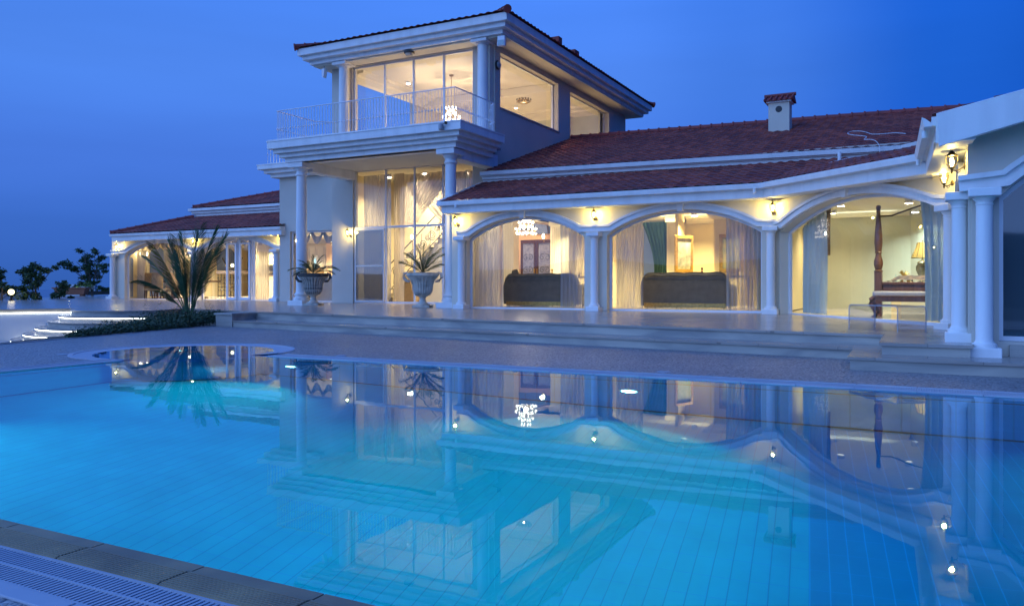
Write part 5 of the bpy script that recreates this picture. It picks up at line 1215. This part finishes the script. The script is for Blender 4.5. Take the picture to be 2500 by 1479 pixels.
mb = MB(); mb.box(-.02, 1.45, -.1, .30, .46, .56); lbuild(mb, 'seat', 'bench_cushion', t, bevel=.035)
mb = MB(); mb.box(.03, 1.4, -.08, .34, .34, .44); lbuild(mb, 'apron', 'bed_wood', t)
for a in (0, 1):
    for b in (-.06, .32):
        s = -1 if a == 0 else 1; x = .02+1.4*a
        mb = MB(); mb.tube([(x, b, .44), (x+s*.07, b, .38), (x+s*.08, b, .30), (x+s*.02, b, .2), (x-s*.02, b, .1), (x+s*.03, b, 0)], [.04, .055, .055, .045, .04, .05], 8); lbuild(mb, 'leg', 'bed_wood', t, smooth=True)
t = thing('bedside_table', 'pale bedside table behind the bed, holding the lamp', 'bedside table', (-.2, 23.5, .42), R(27))
mb = MB(); mb.box(-.6, .6, -.28, .28, 0, .70); lbuild(mb, 'body', 'trim_cream', t); mb = MB(); mb.box(-.64, .64, -.3, .3, .70, .74); lbuild(mb, 'table_top', 'white_paint', t, bevel=.008)
t = thing('table_lamp', 'lit table lamp with a ribbed yellow shade and metallic vase base', 'table lamp', (-.12, 23.55, 1.165))
mb = MB(); mb.lathe([(.14, 0), (.14, .03), (.07, .06), (.05, .12), (.10, .20), (.16, .34), (.16, .44), (.12, .50), (.13, .54), (.10, .56), (.03, .60), (.02, .66)], (0, 0, 0), 18); lbuild(mb, 'base', 'silver_ceramic', t, smooth=True)
mb = MB(); mb.lathe([(.27, .66), (.21, .80), (.155, .93), (.13, 1.06)], (0, 0, 0), 12, caps=False); sh = lbuild(mb, 'lamp_shade', 'shade_fabric', t)
mb = MB()
for k in range(12): a = math.pi*k/6; mb.tube([(r*math.cos(a), r*math.sin(a), z) for r, z in ((.272, .66), (.212, .80), (.157, .93), (.132, 1.06))], .005, 4)
mb.tube([(.272*math.cos(math.pi*k/12), .272*math.sin(math.pi*k/12), .66) for k in range(25)], .008, 4); lbuild(mb, 'piping', 'bronze', t)
mb = MB(); mb.sphere((0, 0, .84), .05, 8, 6); lbuild(mb, 'bulb', 'small_bulb', t)
mb = MB(); mb.tube([(0, 0, 1.0), (0, 0, 1.1)], .01, 5); mb.sphere((0, 0, 1.11), .018, 6, 5); lbuild(mb, 'finial', 'gold', t)
lamp('table_lamp_light', 'POINT', (-.12, 23.55, 2.0), 14, (1, .88, .6), soft=.05)
mb = MB(); random.seed(3)
mb.box(-.16, .16, -.08, .08, 0, .04); mb.tube([(-.1, 0, .03), (-.02, 0, .14), (-.05, 0, .24), (-.12, 0, .30)], [.05, .06, .035, .03], 7); mb.tube([(.1, 0, .03), (.05, 0, .16), (.0, 0, .22)], [.05, .045, .03], 7)
for k in range(9): a = random.uniform(0, 3.1); mb.tube([(-.04+.04*math.cos(a), 0, .22), (-.04+.16*math.cos(a), .02, .24+.1*math.sin(a))], [.018, .005], 5)
o = mb.build('statuette', 'gold', smooth=True); o.location = (-.52, 23.2, 1.165); o.rotation_euler = (0, 0, R(27)); tag(o, 'gilded branching figurine beside the bedside lamp', 'statuette')
mb = MB(); mb.lathe([(.03, 0), (.028, .14), (.012, .20), (.004, .24)], (0, 0, 0), 8); o = mb.build('bottle', 'grille_glass', smooth=True); o.location = (-.74, 23.1, 1.165); tag(o, 'little clear bottle at the end of the bedside table', 'bottle')
mb = MB(); mb.lathe([(.025, 0), (.02, .1), (.008, .14)], (0, 0, 0), 8); o = mb.build('bottle', 'black_iron', smooth=True); o.location = (-.36, 23.4, 1.165); tag(o, 'little dark bottle between figurine and lamp', 'bottle')
# clear acrylic bench out on the terrace
t = thing('acrylic_bench', 'clear acrylic bench with rounded corners standing on the terrace', 'bench', (-.42, 14.08, zt(-.4, 14.3)+.003), math.atan2(.6, .8))
L_, W_, H_ = 1.35, .50, .42
def ubend(off):
    p = [(0, off)]; r = .07
    return p
prof = []
for (cx, cz, a0_, a1_) in ((.07, H_-.07, 180, 90), (L_-.07, H_-.07, 90, 0)):
    prof += [(cx+.07*math.cos(R(a0_+(a1_-a0_)*i/6)), cz+.07*math.sin(R(a0_+(a1_-a0_)*i/6))) for i in range(7)]
outer_ = [(0, 0)]+prof+[(L_, 0)]; inner_ = offset(outer_, -.014)
mb = MB(); k = len(outer_)
# local x = across (0.8, 0.6), local y = along the window wall
vs = [(x_, u_, z_) for x_ in (0, W_) for u_, z_ in outer_]+[(x_, u_, z_) for x_ in (0, W_) for u_, z_ in inner_]
fs = []
for i in range(k-1): fs += [(i, i+1, k+i+1, k+i), (2*k+i, 2*k+i+1, 3*k+i+1, 3*k+i)]
mb.add(vs, fs); lbuild(mb, 'body', 'acrylic', t, smooth=True)
mb = MB()
for x_ in (0, W_): mb.tube([(x_, u_, z_) for u_, z_ in offset(outer_, -.007)], .0085, 5)
lbuild(mb, 'edge', 'gutter_white', t)

# ------------------------------------------------------------------ chandeliers
def chandelier(x, y, z, r, h, ztop, label, tiers=3, power=60, colr=(1, .82, .58), m='crystal_glow'):
    power *= 1.2
    t = thing('chandelier', label, 'chandelier', (x, y, z)); random.seed(int(x*10))
    mb = MB(); mb.tube([(0, 0, h*.5), (0, 0, ztop-z)], .012, 5); mb.lathe([(.07, ztop-z-.06), (.09, ztop-z-.005)], (0, 0, 0), 12); lbuild(mb, 'stem', 'gold', t)
    mb = MB(); sp = MB(); bl = MB()
    for k in range(tiers):
        rr = r*(1-.28*k); zz = -h*.25+h*.42*k
        n = int(14-3*k)
        mb.tube([(rr*math.cos(math.pi*i/12), rr*math.sin(math.pi*i/12), zz) for i in range(25)], .010, 4)
        for i in range(n):
            a = 2*math.pi*i/n; mb.tube([(0, 0, zz-.05), (rr*.5*math.cos(a), rr*.5*math.sin(a), zz-.1), (rr*math.cos(a), rr*math.sin(a), zz)], .008, 4)
            bl.sphere((rr*math.cos(a), rr*math.sin(a), zz+.07), r*.065, 6, 6, (1, 1, 1.7))
            for q in range(4):
                b_ = a+random.uniform(-.2, .2); r2 = rr*random.uniform(.55, 1.03); sp.sphere((r2*math.cos(b_), r2*math.sin(b_), zz-random.uniform(.03, .2)*h), r*.045, 5, 4, (1, 1, 1.8))
    lbuild(mb, 'frame', 'gold', t); lbuild(bl, 'bulbs', m, t, smooth=True); lbuild(sp, 'crystals', m if tiers > 2 else 'silver_ceramic', t)
    lamp('chandelier_light', 'POINT', (x, y, z-.1), power, colr, soft=.05)
chandelier(-11.50, 23.0, 2.98, .34, .5, 3.42, 'brightly lit crystal chandelier in the first arch', 3, 110)
chandelier(-16.2, 26.0, 7.35, .46, .80, 9.17, 'large glowing crystal chandelier in the tower room', 3, 230, (1, .74, .45))
chandelier(-14.9, 29.6, 8.82, .30, .22, 9.17, 'small unlit crystal ceiling light seen through the tower side window', 2, 5, m='silver_ceramic')
chandelier(-31.2, 26.8, 2.68, .38, .42, 3.3, 'amber chandelier over the dining table behind the palm', 3, 60, (1, .7, .36))
chandelier(-23.6, 28.0, 3.05, .2, .2, 3.3, 'little bright ceiling light in the kitchen', 1, 45, (1, .85, .6))
# wall sconces indoors
def sconce(x, y, z, label, ang=0):
    t = thing('sconce', label, 'sconce', (x, y, z), ang, 'candle sconces indoors')
    mb = MB(); mb.tube([(0, 0, -.14), (0, -.06, -.18), (0, -.1, -.1)], .012, 5); mb.lathe([(.05, -.1), (.06, -.08), (.02, -.06)], (0, -.1, 0), 10); lbuild(mb, 'arm', 'gold', t)
    mb = MB(); mb.sphere((0, -.1, .02), .05, 8, 7, (1, 1, 1.9)); lbuild(mb, 'bulb', 'small_bulb', t, smooth=True)
    for k in range(5): pass
    lamp('sconce_light', 'POINT', (x, y-.25, z+.02), 12, (1, .82, .55), soft=.06)
sconce(-12.25, 26.0, 2.85, 'lit candle sconce on the fluted pillar beside the brown door')
sconce(-33.5, 28.75, 2.5, 'lit sconce between the blue round topped window and the palm', R(90))
sconce(-33.5, 25.9, 2.6, 'lit sconce at the far end of the dining room', R(90))
sconce(-17.2, 24.9, 2.9, 'lit candle bracket on curled iron behind the tall window')
# recessed ceiling spots that light the rooms
def spots(pts, z, e, c):
    for x, y in pts:
        mb = MB(); mb.lathe([(.075, 0), (.08, -.10), (.092, -.10), (.088, 0)], (x, y, z-.002), 14, caps=False); o = part(mb, 'ceiling_spot', 'white_frame')
        g = MB(); g.lathe([(.07, -.012), (.001, -.012)], (x, y, z), 12, caps=False); g.build('lens', 'spot_lens', o)
        lamp('ceiling_spot_light', 'AREA', (x, y, z-.03), e*1.9, c, .11, spread=R(150))
spots([(-8.2, 24.3), (-6.6, 25.2), (-4.4, 24.2), (-6.3, 22.9)], 3.42, 130, (1, .80, .36))
spots([(-10.2, 24.8), (-11.2, 25.2)], 3.42, 110, (1, .84, .52))
# added upward fill lamps without fixtures, floating under the ceilings to brighten them
lamp('ceiling_fill_light', 'AREA', (-6.6, 25.9, 3.20), 26, (1, .78, .36), 3.0, rot=(R(180), 0, 0), size_y=.1)
lamp('ceiling_fill_light', 'AREA', (-10.0, 25.9, 3.20), 20, (1, .82, .5), 2.5, rot=(R(180), 0, 0), size_y=.1)
lamp('ceiling_fill_light', 'AREA', (-1.9, 24.3, 2.98), 6, (.95, .98, .8), 2.2, rot=(R(180), 0, 0), size_y=.1)
spots([(-13.6, 26.9), (-12.6, 27.4)], 5.34, 90, (1, .66, .36))
spots([(-18.3, 24.9), (-16.6, 24.8), (-15.0, 25.2), (-17.5, 26.3)], 5.34, 100, (1, .84, .60))
spots([(-32.4, 26.2), (-32.0, 28.6), (-29.5, 25.6), (-29.2, 28.8), (-26.6, 26.0), (-26.3, 28.4)], 3.30, 190, (1, .84, .58))
spots([(-22.6, 25.4), (-21.4, 27.4), (-24.0, 28.6), (-27.5, 30.4), (-30.2, 30.2)], 3.30, 110, (1, .82, .50))
spots([(-2.3, 23.4), (-1.9, 21.2), (-.4, 21.2), (-.3, 18.3)], 3.16, 36, (1, .86, .52))
spots([(-.3, 23.9), (.45, 23.0)], 3.16, 36, (.80, 1.0, .95))
spots([(-18.2, 26.0), (-14.4, 26.0), (-18.0, 31.5), (-14.6, 31.8), (-16.4, 31.8)], 9.16, 66, (1, .80, .55))
# pool lamps set in the far wall
for k, (x, y, rz, lb) in enumerate(((-8.68, POOL_F, 0, 'lit round underwater lamp in the far pool wall, next to the spa'), (-3.23, POOL_F, 0, 'lit round underwater lamp in the far pool wall, mid way along the pool'), (2.2, POOL_F, 0, 'lit round underwater lamp at the east end of the far pool wall'))):
    t = thing('pool_lamp', lb, 'pool lamp', (x, y, -1.22), rz, 'round underwater pool lamps')
    mb = MB(xr); mb.lathe([(.14, .0), (.14, .03), (.11, .035)], (0, 0, 0), 20); lbuild(mb, 'rim', 'steel', t)
    mb = MB(xr); mb.lathe([(.105, .036), (.001, .04)], (0, 0, 0), 20, caps=False); lbuild(mb, 'lens', 'pool_lamp', t)
def plamp(x, y, az, e, tilt=-8, sz=.16, c=(.72, .95, 1.0), spread=150):
    l = lamp('pool_lamp_light', 'AREA', (x, y, -1.22), e, c, sz, rot=(R(90+tilt), 0, R(az)), spread=R(spread)); return l
plamp(-8.68, POOL_F-.06, 180, 60, c=(.25, .95, .95), spread=110); plamp(-3.23, POOL_F-.06, 180, 110, c=(.22, 1, .80), spread=110); plamp(2.2, POOL_F-.06, 180, 50, c=(.15, 1, .9))
plamp(POOL_L+.06, 4.6, 262, 36, c=(.2, .85, .95), spread=80)
lamp('spa_light', 'POINT', (-11.9, 9.9, -.55), 10, (.75, .98, .95), soft=.08)
mb = MB(); mb.sphere((0, 0, 0), .06, 10, 8); o = mb.build('spa_lamp', 'pool_lamp', smooth=True); o.location = (-12.1, 10.0, -.6); tag(o, 'underwater lamp glowing in the round spa', 'pool lamp')

# ------------------------------------------------------------------ urns, palms, trees, shrubs
def urn(x, y, z, label, dark):
    t = thing('urn', label, 'urn', (x, y, z), R(20)); prof = [(.10, .20), (.09, .28), (.12, .33), (.22, .38), (.28, .46), (.30, .56), (.31, .70), (.36, .84), (.44, .92), (.46, .96)]
    mb = MB(); n = 48; vs = []; fs = []
    for j, (r, z_) in enumerate(prof):
        for i in range(n):
            a = 2*math.pi*i/n; q = r*(1+.045*math.cos(a*24)*(1 if 2 < j < 9 else 0)); vs.append((q*math.cos(a), q*math.sin(a), z_))
    for j in range(len(prof)-1):
        for i in range(n): fs.append((j*n+i, j*n+(i+1) % n, (j+1)*n+(i+1) % n, (j+1)*n+i))
    mb.add(vs, fs); lbuild(mb, 'bowl', 'urn_stone', t, smooth=True)
    if dark:
        mb = MB()
        for i in range(24):
            a = 2*math.pi*(i+.5)/24; mb.tube([(r*1.0*math.cos(a), r*1.0*math.sin(a), z_) for r, z_ in prof[3:9]], .007, 4)
        mb.lathe([(.305, .55), (.312, .57), (.308, .59)], (0, 0, 0), 32, caps=False); lbuild(mb, 'fluting_line', 'urn_dark', t)
    mb = MB(); mb.lathe([(.45, .95), (.50, .97), (.51, 1.0), (.48, 1.03), (.50, 1.06), (.44, 1.07), (.40, 1.0)], (0, 0, 0), 40, caps=False); lbuild(mb, 'rim', 'urn_dark' if dark else 'urn_stone', t, smooth=True)
    mb = MB(); mb.box(-.27, .27, -.27, .27, 0, .07); mb.lathe([(.23, .07), (.21, .10), (.13, .15), (.10, .20)], (0, 0, 0), 24); lbuild(mb, 'foot', 'urn_stone', t, bevel=.006)
    for s in (-1, 1):
        mb = MB(); mb.tube([(s*.40, 0, .80), (s*.52, 0, .82), (s*.60, 0, .92), (s*.58, 0, 1.04), (s*.50, 0, 1.07), (s*.45, 0, 1.0)], [.035, .045, .05, .045, .04, .03], 8); lbuild(mb, 'handle', 'urn_dark' if dark else 'urn_stone', t, smooth=True)
    mb = MB(); mb.lathe([(.45, 1.0), (.001, 1.02)], (0, 0, 0), 24, caps=False); lbuild(mb, 'soil', 'soil', t)
    return t
def frond(p, az, el, L, curl, lw, ll, n=34, droop=0, twist=0, w0=.010, roll=0.0, bare=.2):
    """one pinnate leaf: base p, azimuth, starting elevation, length, curl (bend down), leaflet width and length"""
    mb = MB(); pts = []; q = Vector(p); e = el; st = L/14
    for i in range(15):
        pts.append(q.copy()); q = q+Vector((math.cos(az)*math.cos(e), math.sin(az)*math.cos(e), math.sin(e)))*st; e -= curl/14*(.4+1.2*i/14); az += twist/14
    mb.tube(pts, [w0*(1-.85*i/14)+.002 for i in range(15)], 5)
    for i in range(n):
        t = bare+(1-bare)*i/n; f = t*14; k = min(13, int(f)); c = pts[k].lerp(pts[k+1], f-k); d = (pts[k+1]-pts[k]).normalized()
        side = d.cross(Vector((0, 0, 1))); side = side.normalized() if side.length > .05 else Vector((math.sin(az), -math.cos(az), 0)); up = side.cross(d).normalized()
        side, up = side*math.cos(roll)+up*math.sin(roll), up*math.cos(roll)-side*math.sin(roll)
        ln = ll*(max(.2, math.sin(math.pi*min(1, (t-.1)*.95+.05)))**.5)*random.uniform(.85, 1.1)
        for s in (-1, 1):
            v = (side*s*.66+d*.92+up*(.16+random.uniform(-.2, .2))).normalized(); wv = d.cross(v).normalized()*0+(up*.6+d*.6).normalized()*lw*.5
            a_ = c; m_ = c+v*ln*.5; b_ = c+v*ln+Vector((0, 0, -droop*ln))
            mb.add([a_-wv*.5, a_+wv*.5, m_+wv, b_, m_-wv], [(0, 1, 2, 3, 4)])
    return mb
def palm(x, y, z, label, fr, m, name='palm_plant', stem=None):
    t = thing(name, label, 'palm', (x, y, z))
    if stem: lbuild(stem, 'trunk', 'palm_bark', t)
    for f_ in fr: lbuild(frond(*f_), 'frond', m, t)
    return t
urn(-18.28, 20.6, zt(-18, 20.6)+.002, 'weathered stone urn with a dark rim and dark ribs, beside the shorter column base', True)
urn(-13.78, 20.45, zt(-13.8, 20.5)+.002, 'pale fluted stone urn in front of the tall glazed doors', False)
random.seed(11)
fr = []
for az, el, L in ((175, 50, .75), (190, 22, .95), (165, 14, .85), (5, 22, 1.0), (-12, 14, .85), (30, 30, .9), (95, 78, .75), (60, 62, .9), (150, 40, .7), (-60, 40, .6), (250, 50, .6), (330, 55, .6)): fr.append(((0, 0, .02), R(az+27), R(el+12), L*.88, R(70 if el < 40 else 50), .016, .24, 24, .15, 0, .009, random.uniform(-1, 1), .15))
palm(-18.28, 20.6, zt(-18, 20.6)+1.02, 'small palm with drooping fronds growing in the dark rimmed urn', fr, 'urn_palm_leaf')
fr = []
for az, el, L in ((15, 55, 1.15), (-5, 42, 1.0), (160, 50, .95), (185, 28, .85), (95, 80, 1.0), (60, 66, 1.05), (130, 70, .95), (30, 28, .8), (-25, 60, .8), (230, 50, .6), (300, 45, .65), (200, 60, .8)): fr.append(((0, 0, .02), R(az+27), R(el+12), L*.9, R(38), .018, .28, 24, .1, 0, .009, random.uniform(-1, 1), .15))
palm(-13.78, 20.45, zt(-13.8, 20.5)+1.02, 'small palm with upright fronds growing in the pale urn', fr, 'urn_palm_leaf')
# the tall palm in the planting bed
st_ = MB()
for k in range(60):
    a = k*2.4; z_ = .02+k*.006; st_.tube([(.10*math.cos(a), .10*math.sin(a), z_), (.15*math.cos(a), .15*math.sin(a), z_+.12)], [.04, .02], 5)
st_.tube([(0, 0, -.1), (0, 0, .4)], [.16, .10], 10)
random.seed(5); fr = []
spec = [(182, 58, 1.95, 66, .9), (180, 66, 2.25, 30, -.7), (178, 71, 2.5, 20, .8), (172, 77, 2.5, 12, -.9), (160, 82, 2.5, 8, .8), (80, 86, 2.65, 8, 1.4), (40, 86, 2.85, 6, -.9), (6, 80, 2.85, 16, -.9), (2, 75, 2.8, 32, -.8), (-4, 73, 2.4, 16, .9), (-14, 78, 2.0, 12, .9), (-60, 82, 1.9, 14, .2), (-110, 82, 2.0, 12, -.2), (205, 80, 2.2, 12, -.8), (175, 87, 2.6, 8, -1.2)]
for az, el, L, cu, ro in spec: fr.append(((.05*math.cos(R(az)), .05*math.sin(R(az)), .25), R(az+27+random.uniform(-6, 6)), R(el), L*.96, R(cu*.85), .026, .46, 56, .02, random.uniform(-.2, .2), .020, ro, .28))
palm(-18.75, 15.95, -.12, 'tall date palm with upright feathery fronds rising from the low shrubs', fr, 'palm_leaf', 'palm_tree', st_)

def leaves(mb, c, r, n, size, flat=.7):
    for _ in range(n):
        while True:
            d = Vector((random.uniform(-1, 1), random.uniform(-1, 1), random.uniform(-1, 1)))
            if d.length <= 1: break
        p = Vector(c)+Vector((d.x*r, d.y*r, d.z*r*flat)); a = Vector((random.uniform(-1, 1), random.uniform(-1, 1), random.uniform(-.8, .5))).normalized(); b = a.cross(Vector((random.uniform(-1, 1), random.uniform(-1, 1), random.uniform(-1, 1)))).normalized()
        s = size*random.uniform(.6, 1.25); mb.add([p, p+a*s*.5+b*s*.22, p+a*s, p+a*s*.5-b*s*.22], [(0, 1, 2, 3)])
def tree(x, y, z, label, blobs, trunks, name='tree', m='tree_leaf', size=.16, dens=200):
    t = thing(name, label, 'tree', (x, y, z), R(27.57))
    tr = MB()
    for pts, r0 in trunks: tr.tube(pts, [r0*(1-.75*i/(len(pts)-1)) for i in range(len(pts))], 6)
    cr = MB()
    for bx_, bz, r in blobs:
        by = random.uniform(-.4, .4)
        tr.tube([(bx_*.35, 0, bz*.55), (bx_*.8, by*.7, bz*.92), (bx_, by, bz)], [.02, .012, .006], 4)
        for k in range(5):
            a = random.uniform(0, 6.28); e = random.uniform(-.6, .9); q = (bx_+r*.75*math.cos(a)*math.cos(e), by+r*.7*math.sin(a), bz+r*.65*math.sin(e))
            leaves(cr, q, r*.42, int(dens*r*.55), size)
        leaves(cr, (bx_, by, bz), r*.6, int(dens*r*.8), size)
    lbuild(tr, 'trunk', 'bark', t); lbuild(cr, 'crown', m, t)
    return t
random.seed(21)
s_ = 1/44.0   # metres per picture unit used when the outlines were measured
def B(lst, cx, by): return [((px-cx)*s_, (by-py)*s_, r*s_) for px, py, r in lst]
tree(-42.19, 29.14, .35, 'airy small tree with spreading leafy branches beside the terracotta trough',
     B([(160, 640, 13), (175, 648, 16), (190, 655, 12), (205, 622, 15), (206, 640, 17), (200, 606, 9), (238, 610, 12), (246, 622, 9), (238, 630, 8), (213, 660, 20), (225, 672, 15), (250, 650, 14), (258, 645, 9), (262, 658, 7), (205, 675, 14), (222, 690, 14), (186, 690, 10), (180, 700, 11), (195, 703, 9), (240, 685, 10), (250, 700, 9), (262, 704, 9), (274, 702, 7), (218, 648, 13), (192, 632, 8)], 224, 727),
     [([(0, 0, 0), (-.05, 0, .5), (-.15, 0, 1.1), (-.5, 0, 1.7), (-.9, 0, 2.1)], .05), ([(.02, 0, 0), (.05, 0, .7), (.2, 0, 1.4), (.35, 0, 2.3)], .045), ([(0, 0, .1), (-.2, .1, .9), (-.4, .1, 1.8), (-.4, 0, 2.6)], .04)], size=.15)
s_ = 1/52.0
tree(-35.75, 21.9, .3, 'bushy dark tree with a dense crown near the ball lamp',
     B([(85, 648, 14), (70, 655, 13), (60, 668, 13), (100, 655, 13), (112, 660, 10), (118, 650, 8), (85, 670, 19), (65, 685, 16), (85, 695, 16), (100, 680, 10), (55, 700, 10), (70, 712, 15), (90, 720, 12), (55, 722, 9), (50, 662, 8)], 78, 735),
     [([(0, 0, 0), (.05, 0, .6), (.1, 0, 1.2)], .05), ([(0, 0, 0), (-.1, 0, .7), (-.2, 0, 1.3)], .04)], size=.14, dens=240)
tree(-36.6, 23.6, .3, 'low dark shrub spreading between the bushy tree and the trough',
     B([(105, 715, 13), (118, 700, 11), (130, 690, 11), (140, 692, 9), (125, 712, 14), (112, 727, 10), (135, 722, 9), (126, 683, 6)], 120, 732),
     [([(0, 0, 0), (.0, 0, .5), (.1, 0, .8)], .04)], name='shrub', size=.14, dens=240)
tree(-36.15, 20.65, .3, 'dark leafy tree cut by the picture edge beside the ball lamp',
     B([(2, 672, 12), (8, 690, 14), (16, 698, 10), (2, 705, 12), (12, 712, 8), (-8, 680, 16), (-12, 700, 18), (4, 728, 8), (-6, 660, 12)], 0, 735),
     [([(0, 0, 0), (.05, 0, .6), (.0, 0, 1.2)], .06)], size=.14, dens=240)
# lit bushes behind
random.seed(8)
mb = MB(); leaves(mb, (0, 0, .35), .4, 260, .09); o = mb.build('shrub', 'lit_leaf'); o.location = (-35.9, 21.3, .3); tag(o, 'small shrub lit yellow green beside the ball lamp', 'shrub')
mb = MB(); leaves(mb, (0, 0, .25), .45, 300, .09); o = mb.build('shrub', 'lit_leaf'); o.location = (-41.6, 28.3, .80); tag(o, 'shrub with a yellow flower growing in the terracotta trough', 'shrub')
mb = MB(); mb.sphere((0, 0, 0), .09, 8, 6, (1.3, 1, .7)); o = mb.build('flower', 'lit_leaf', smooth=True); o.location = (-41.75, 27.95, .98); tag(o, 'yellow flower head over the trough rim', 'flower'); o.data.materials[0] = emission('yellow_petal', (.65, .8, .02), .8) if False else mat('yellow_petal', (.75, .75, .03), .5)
# terracotta trough
t = thing('trough', 'long terracotta planting trough on small feet at the terrace edge', 'planter', (-41.98, 27.78, zt(-42, 27.8)), R(27.57))
mb = MB(); mb.hexa([(-.78, -.22, .07), (.78, -.22, .07), (.78, .22, .07), (-.78, .22, .07)], [(-.88, -.28, .40), (.88, -.28, .40), (.88, .28, .40), (-.88, .28, .40)]); lbuild(mb, 'body', 'terracotta', t, bevel=.02)
mb = MB(); mb.box(-.95, .95, -.33, .33, .40, .47); lbuild(mb, 'rim', 'terracotta', t, bevel=.02)
for a in (-.6, .6): mb = MB(); mb.box(a-.09, a+.09, -.15, .15, 0, .07); lbuild(mb, 'foot', 'terracotta', t)
# ball lamp and floor spot
t = thing('garden_lamp', 'lit ball lamp on a short dark post at the terrace edge', 'garden lamp', (-35.5, 20.71, zt(-35.5, 20.7)))
mb = MB(); mb.lathe([(.09, 0), (.09, .03), (.035, .05), (.035, .2), (.08, .23)], (0, 0, 0), 12); lbuild(mb, 'post', 'bronze', t)
mb = MB(); mb.sphere((0, 0, .36), .125, 14, 10); lbuild(mb, 'globe', 'globe_glow', t, smooth=True)
mb = MB(); mb.lathe([(.05, .47), (.03, .51), (.01, .52)], (0, 0, 0), 10); lbuild(mb, 'cap', 'bronze', t)
lamp('garden_lamp_light', 'POINT', (-35.5, 20.71, .80), 4, (1, .82, .45), soft=.135)
mb = MB(); mb.lathe([(.30, 0), (.30, .01), (.26, .012), (.001, .014)], (0, 0, 0), 20); o = mb.build('floor_light', 'gutter_white'); o.location = (-38.6, 25.45, zt(-38.6, 25.5)+.002); tag(o, 'round light set in the terrace floor before the trough', 'floor light')
mb = MB(); mb.sphere((0, 0, .02), .06, 8, 6, (1, 1, .5)); b = mb.build('lens', 'small_bulb', smooth=True); b.parent = o
lamp('floor_light_glow', 'POINT', (-38.6, 25.45, zt(-38.6, 25.5)+.15), 5, (1, .8, .5), soft=.05)
# low shrubs of the bed: one mass
random.seed(31); mb = MB()
for k in range(620):
    t_ = random.random(); y_ = 10.6+5.6*t_
    xe = -15.45-1.9*(y_-9.4)/6.4-.12; w_b = .25+1.5*min(1, t_*1.6)
    x_ = xe-abs(random.gauss(0, .5))*w_b-.02; hgt = (.02+.26*t_**1.3)*random.uniform(.4, 1.25)+(.14 if t_ > .7 else 0)
    x_ = max(x_, xe-2.4)
    leaves(mb, (x_, y_, .0+hgt*.55), .13+.13*t_, 42, .07, .75)
    if random.random() < .12: leaves(mb, (x_, y_, hgt+.12), .08, 10, .05, 1.6)
tag(mb.build('low_shrubs', 'bush_leaf'), 'mass of low dark green shrubs filling the bed under the tall palm', 'shrubs', kind='stuff')
# low structures beyond the terrace
def lowwall(x0, x1, y, z0, z1, m, label, name='boundary_wall'):
    mb = MB(); mb.box(x0, x1, 0, .3, z0, z1); o = mb.build(name, m, bevel=.02); th = R(27.57); o.rotation_euler = (0, 0, th); o.location = (-y*math.sin(th), y*math.cos(th), 0); tag(o, label, 'wall'); return o
px = lambda p, fw: (p-1250)*fw/1944
lowwall(px(140, 60), px(232, 60), 60, -2.5, 1.1+2.5*60/1944, 'render_white', 'low white building with a flat bright roof edge beyond the trough', 'outbuilding')
lowwall(px(-60, 55), px(62, 55), 55, -2.5, 1.1-13*55/1944, 'trim_concrete', 'low pale wall beyond the ball lamp')
lowwall(px(210, 56), px(300, 56), 56, -2.5, 1.1-13*56/1944, 'dark_hedge', 'dark low wall between the small tree and the villa corner')
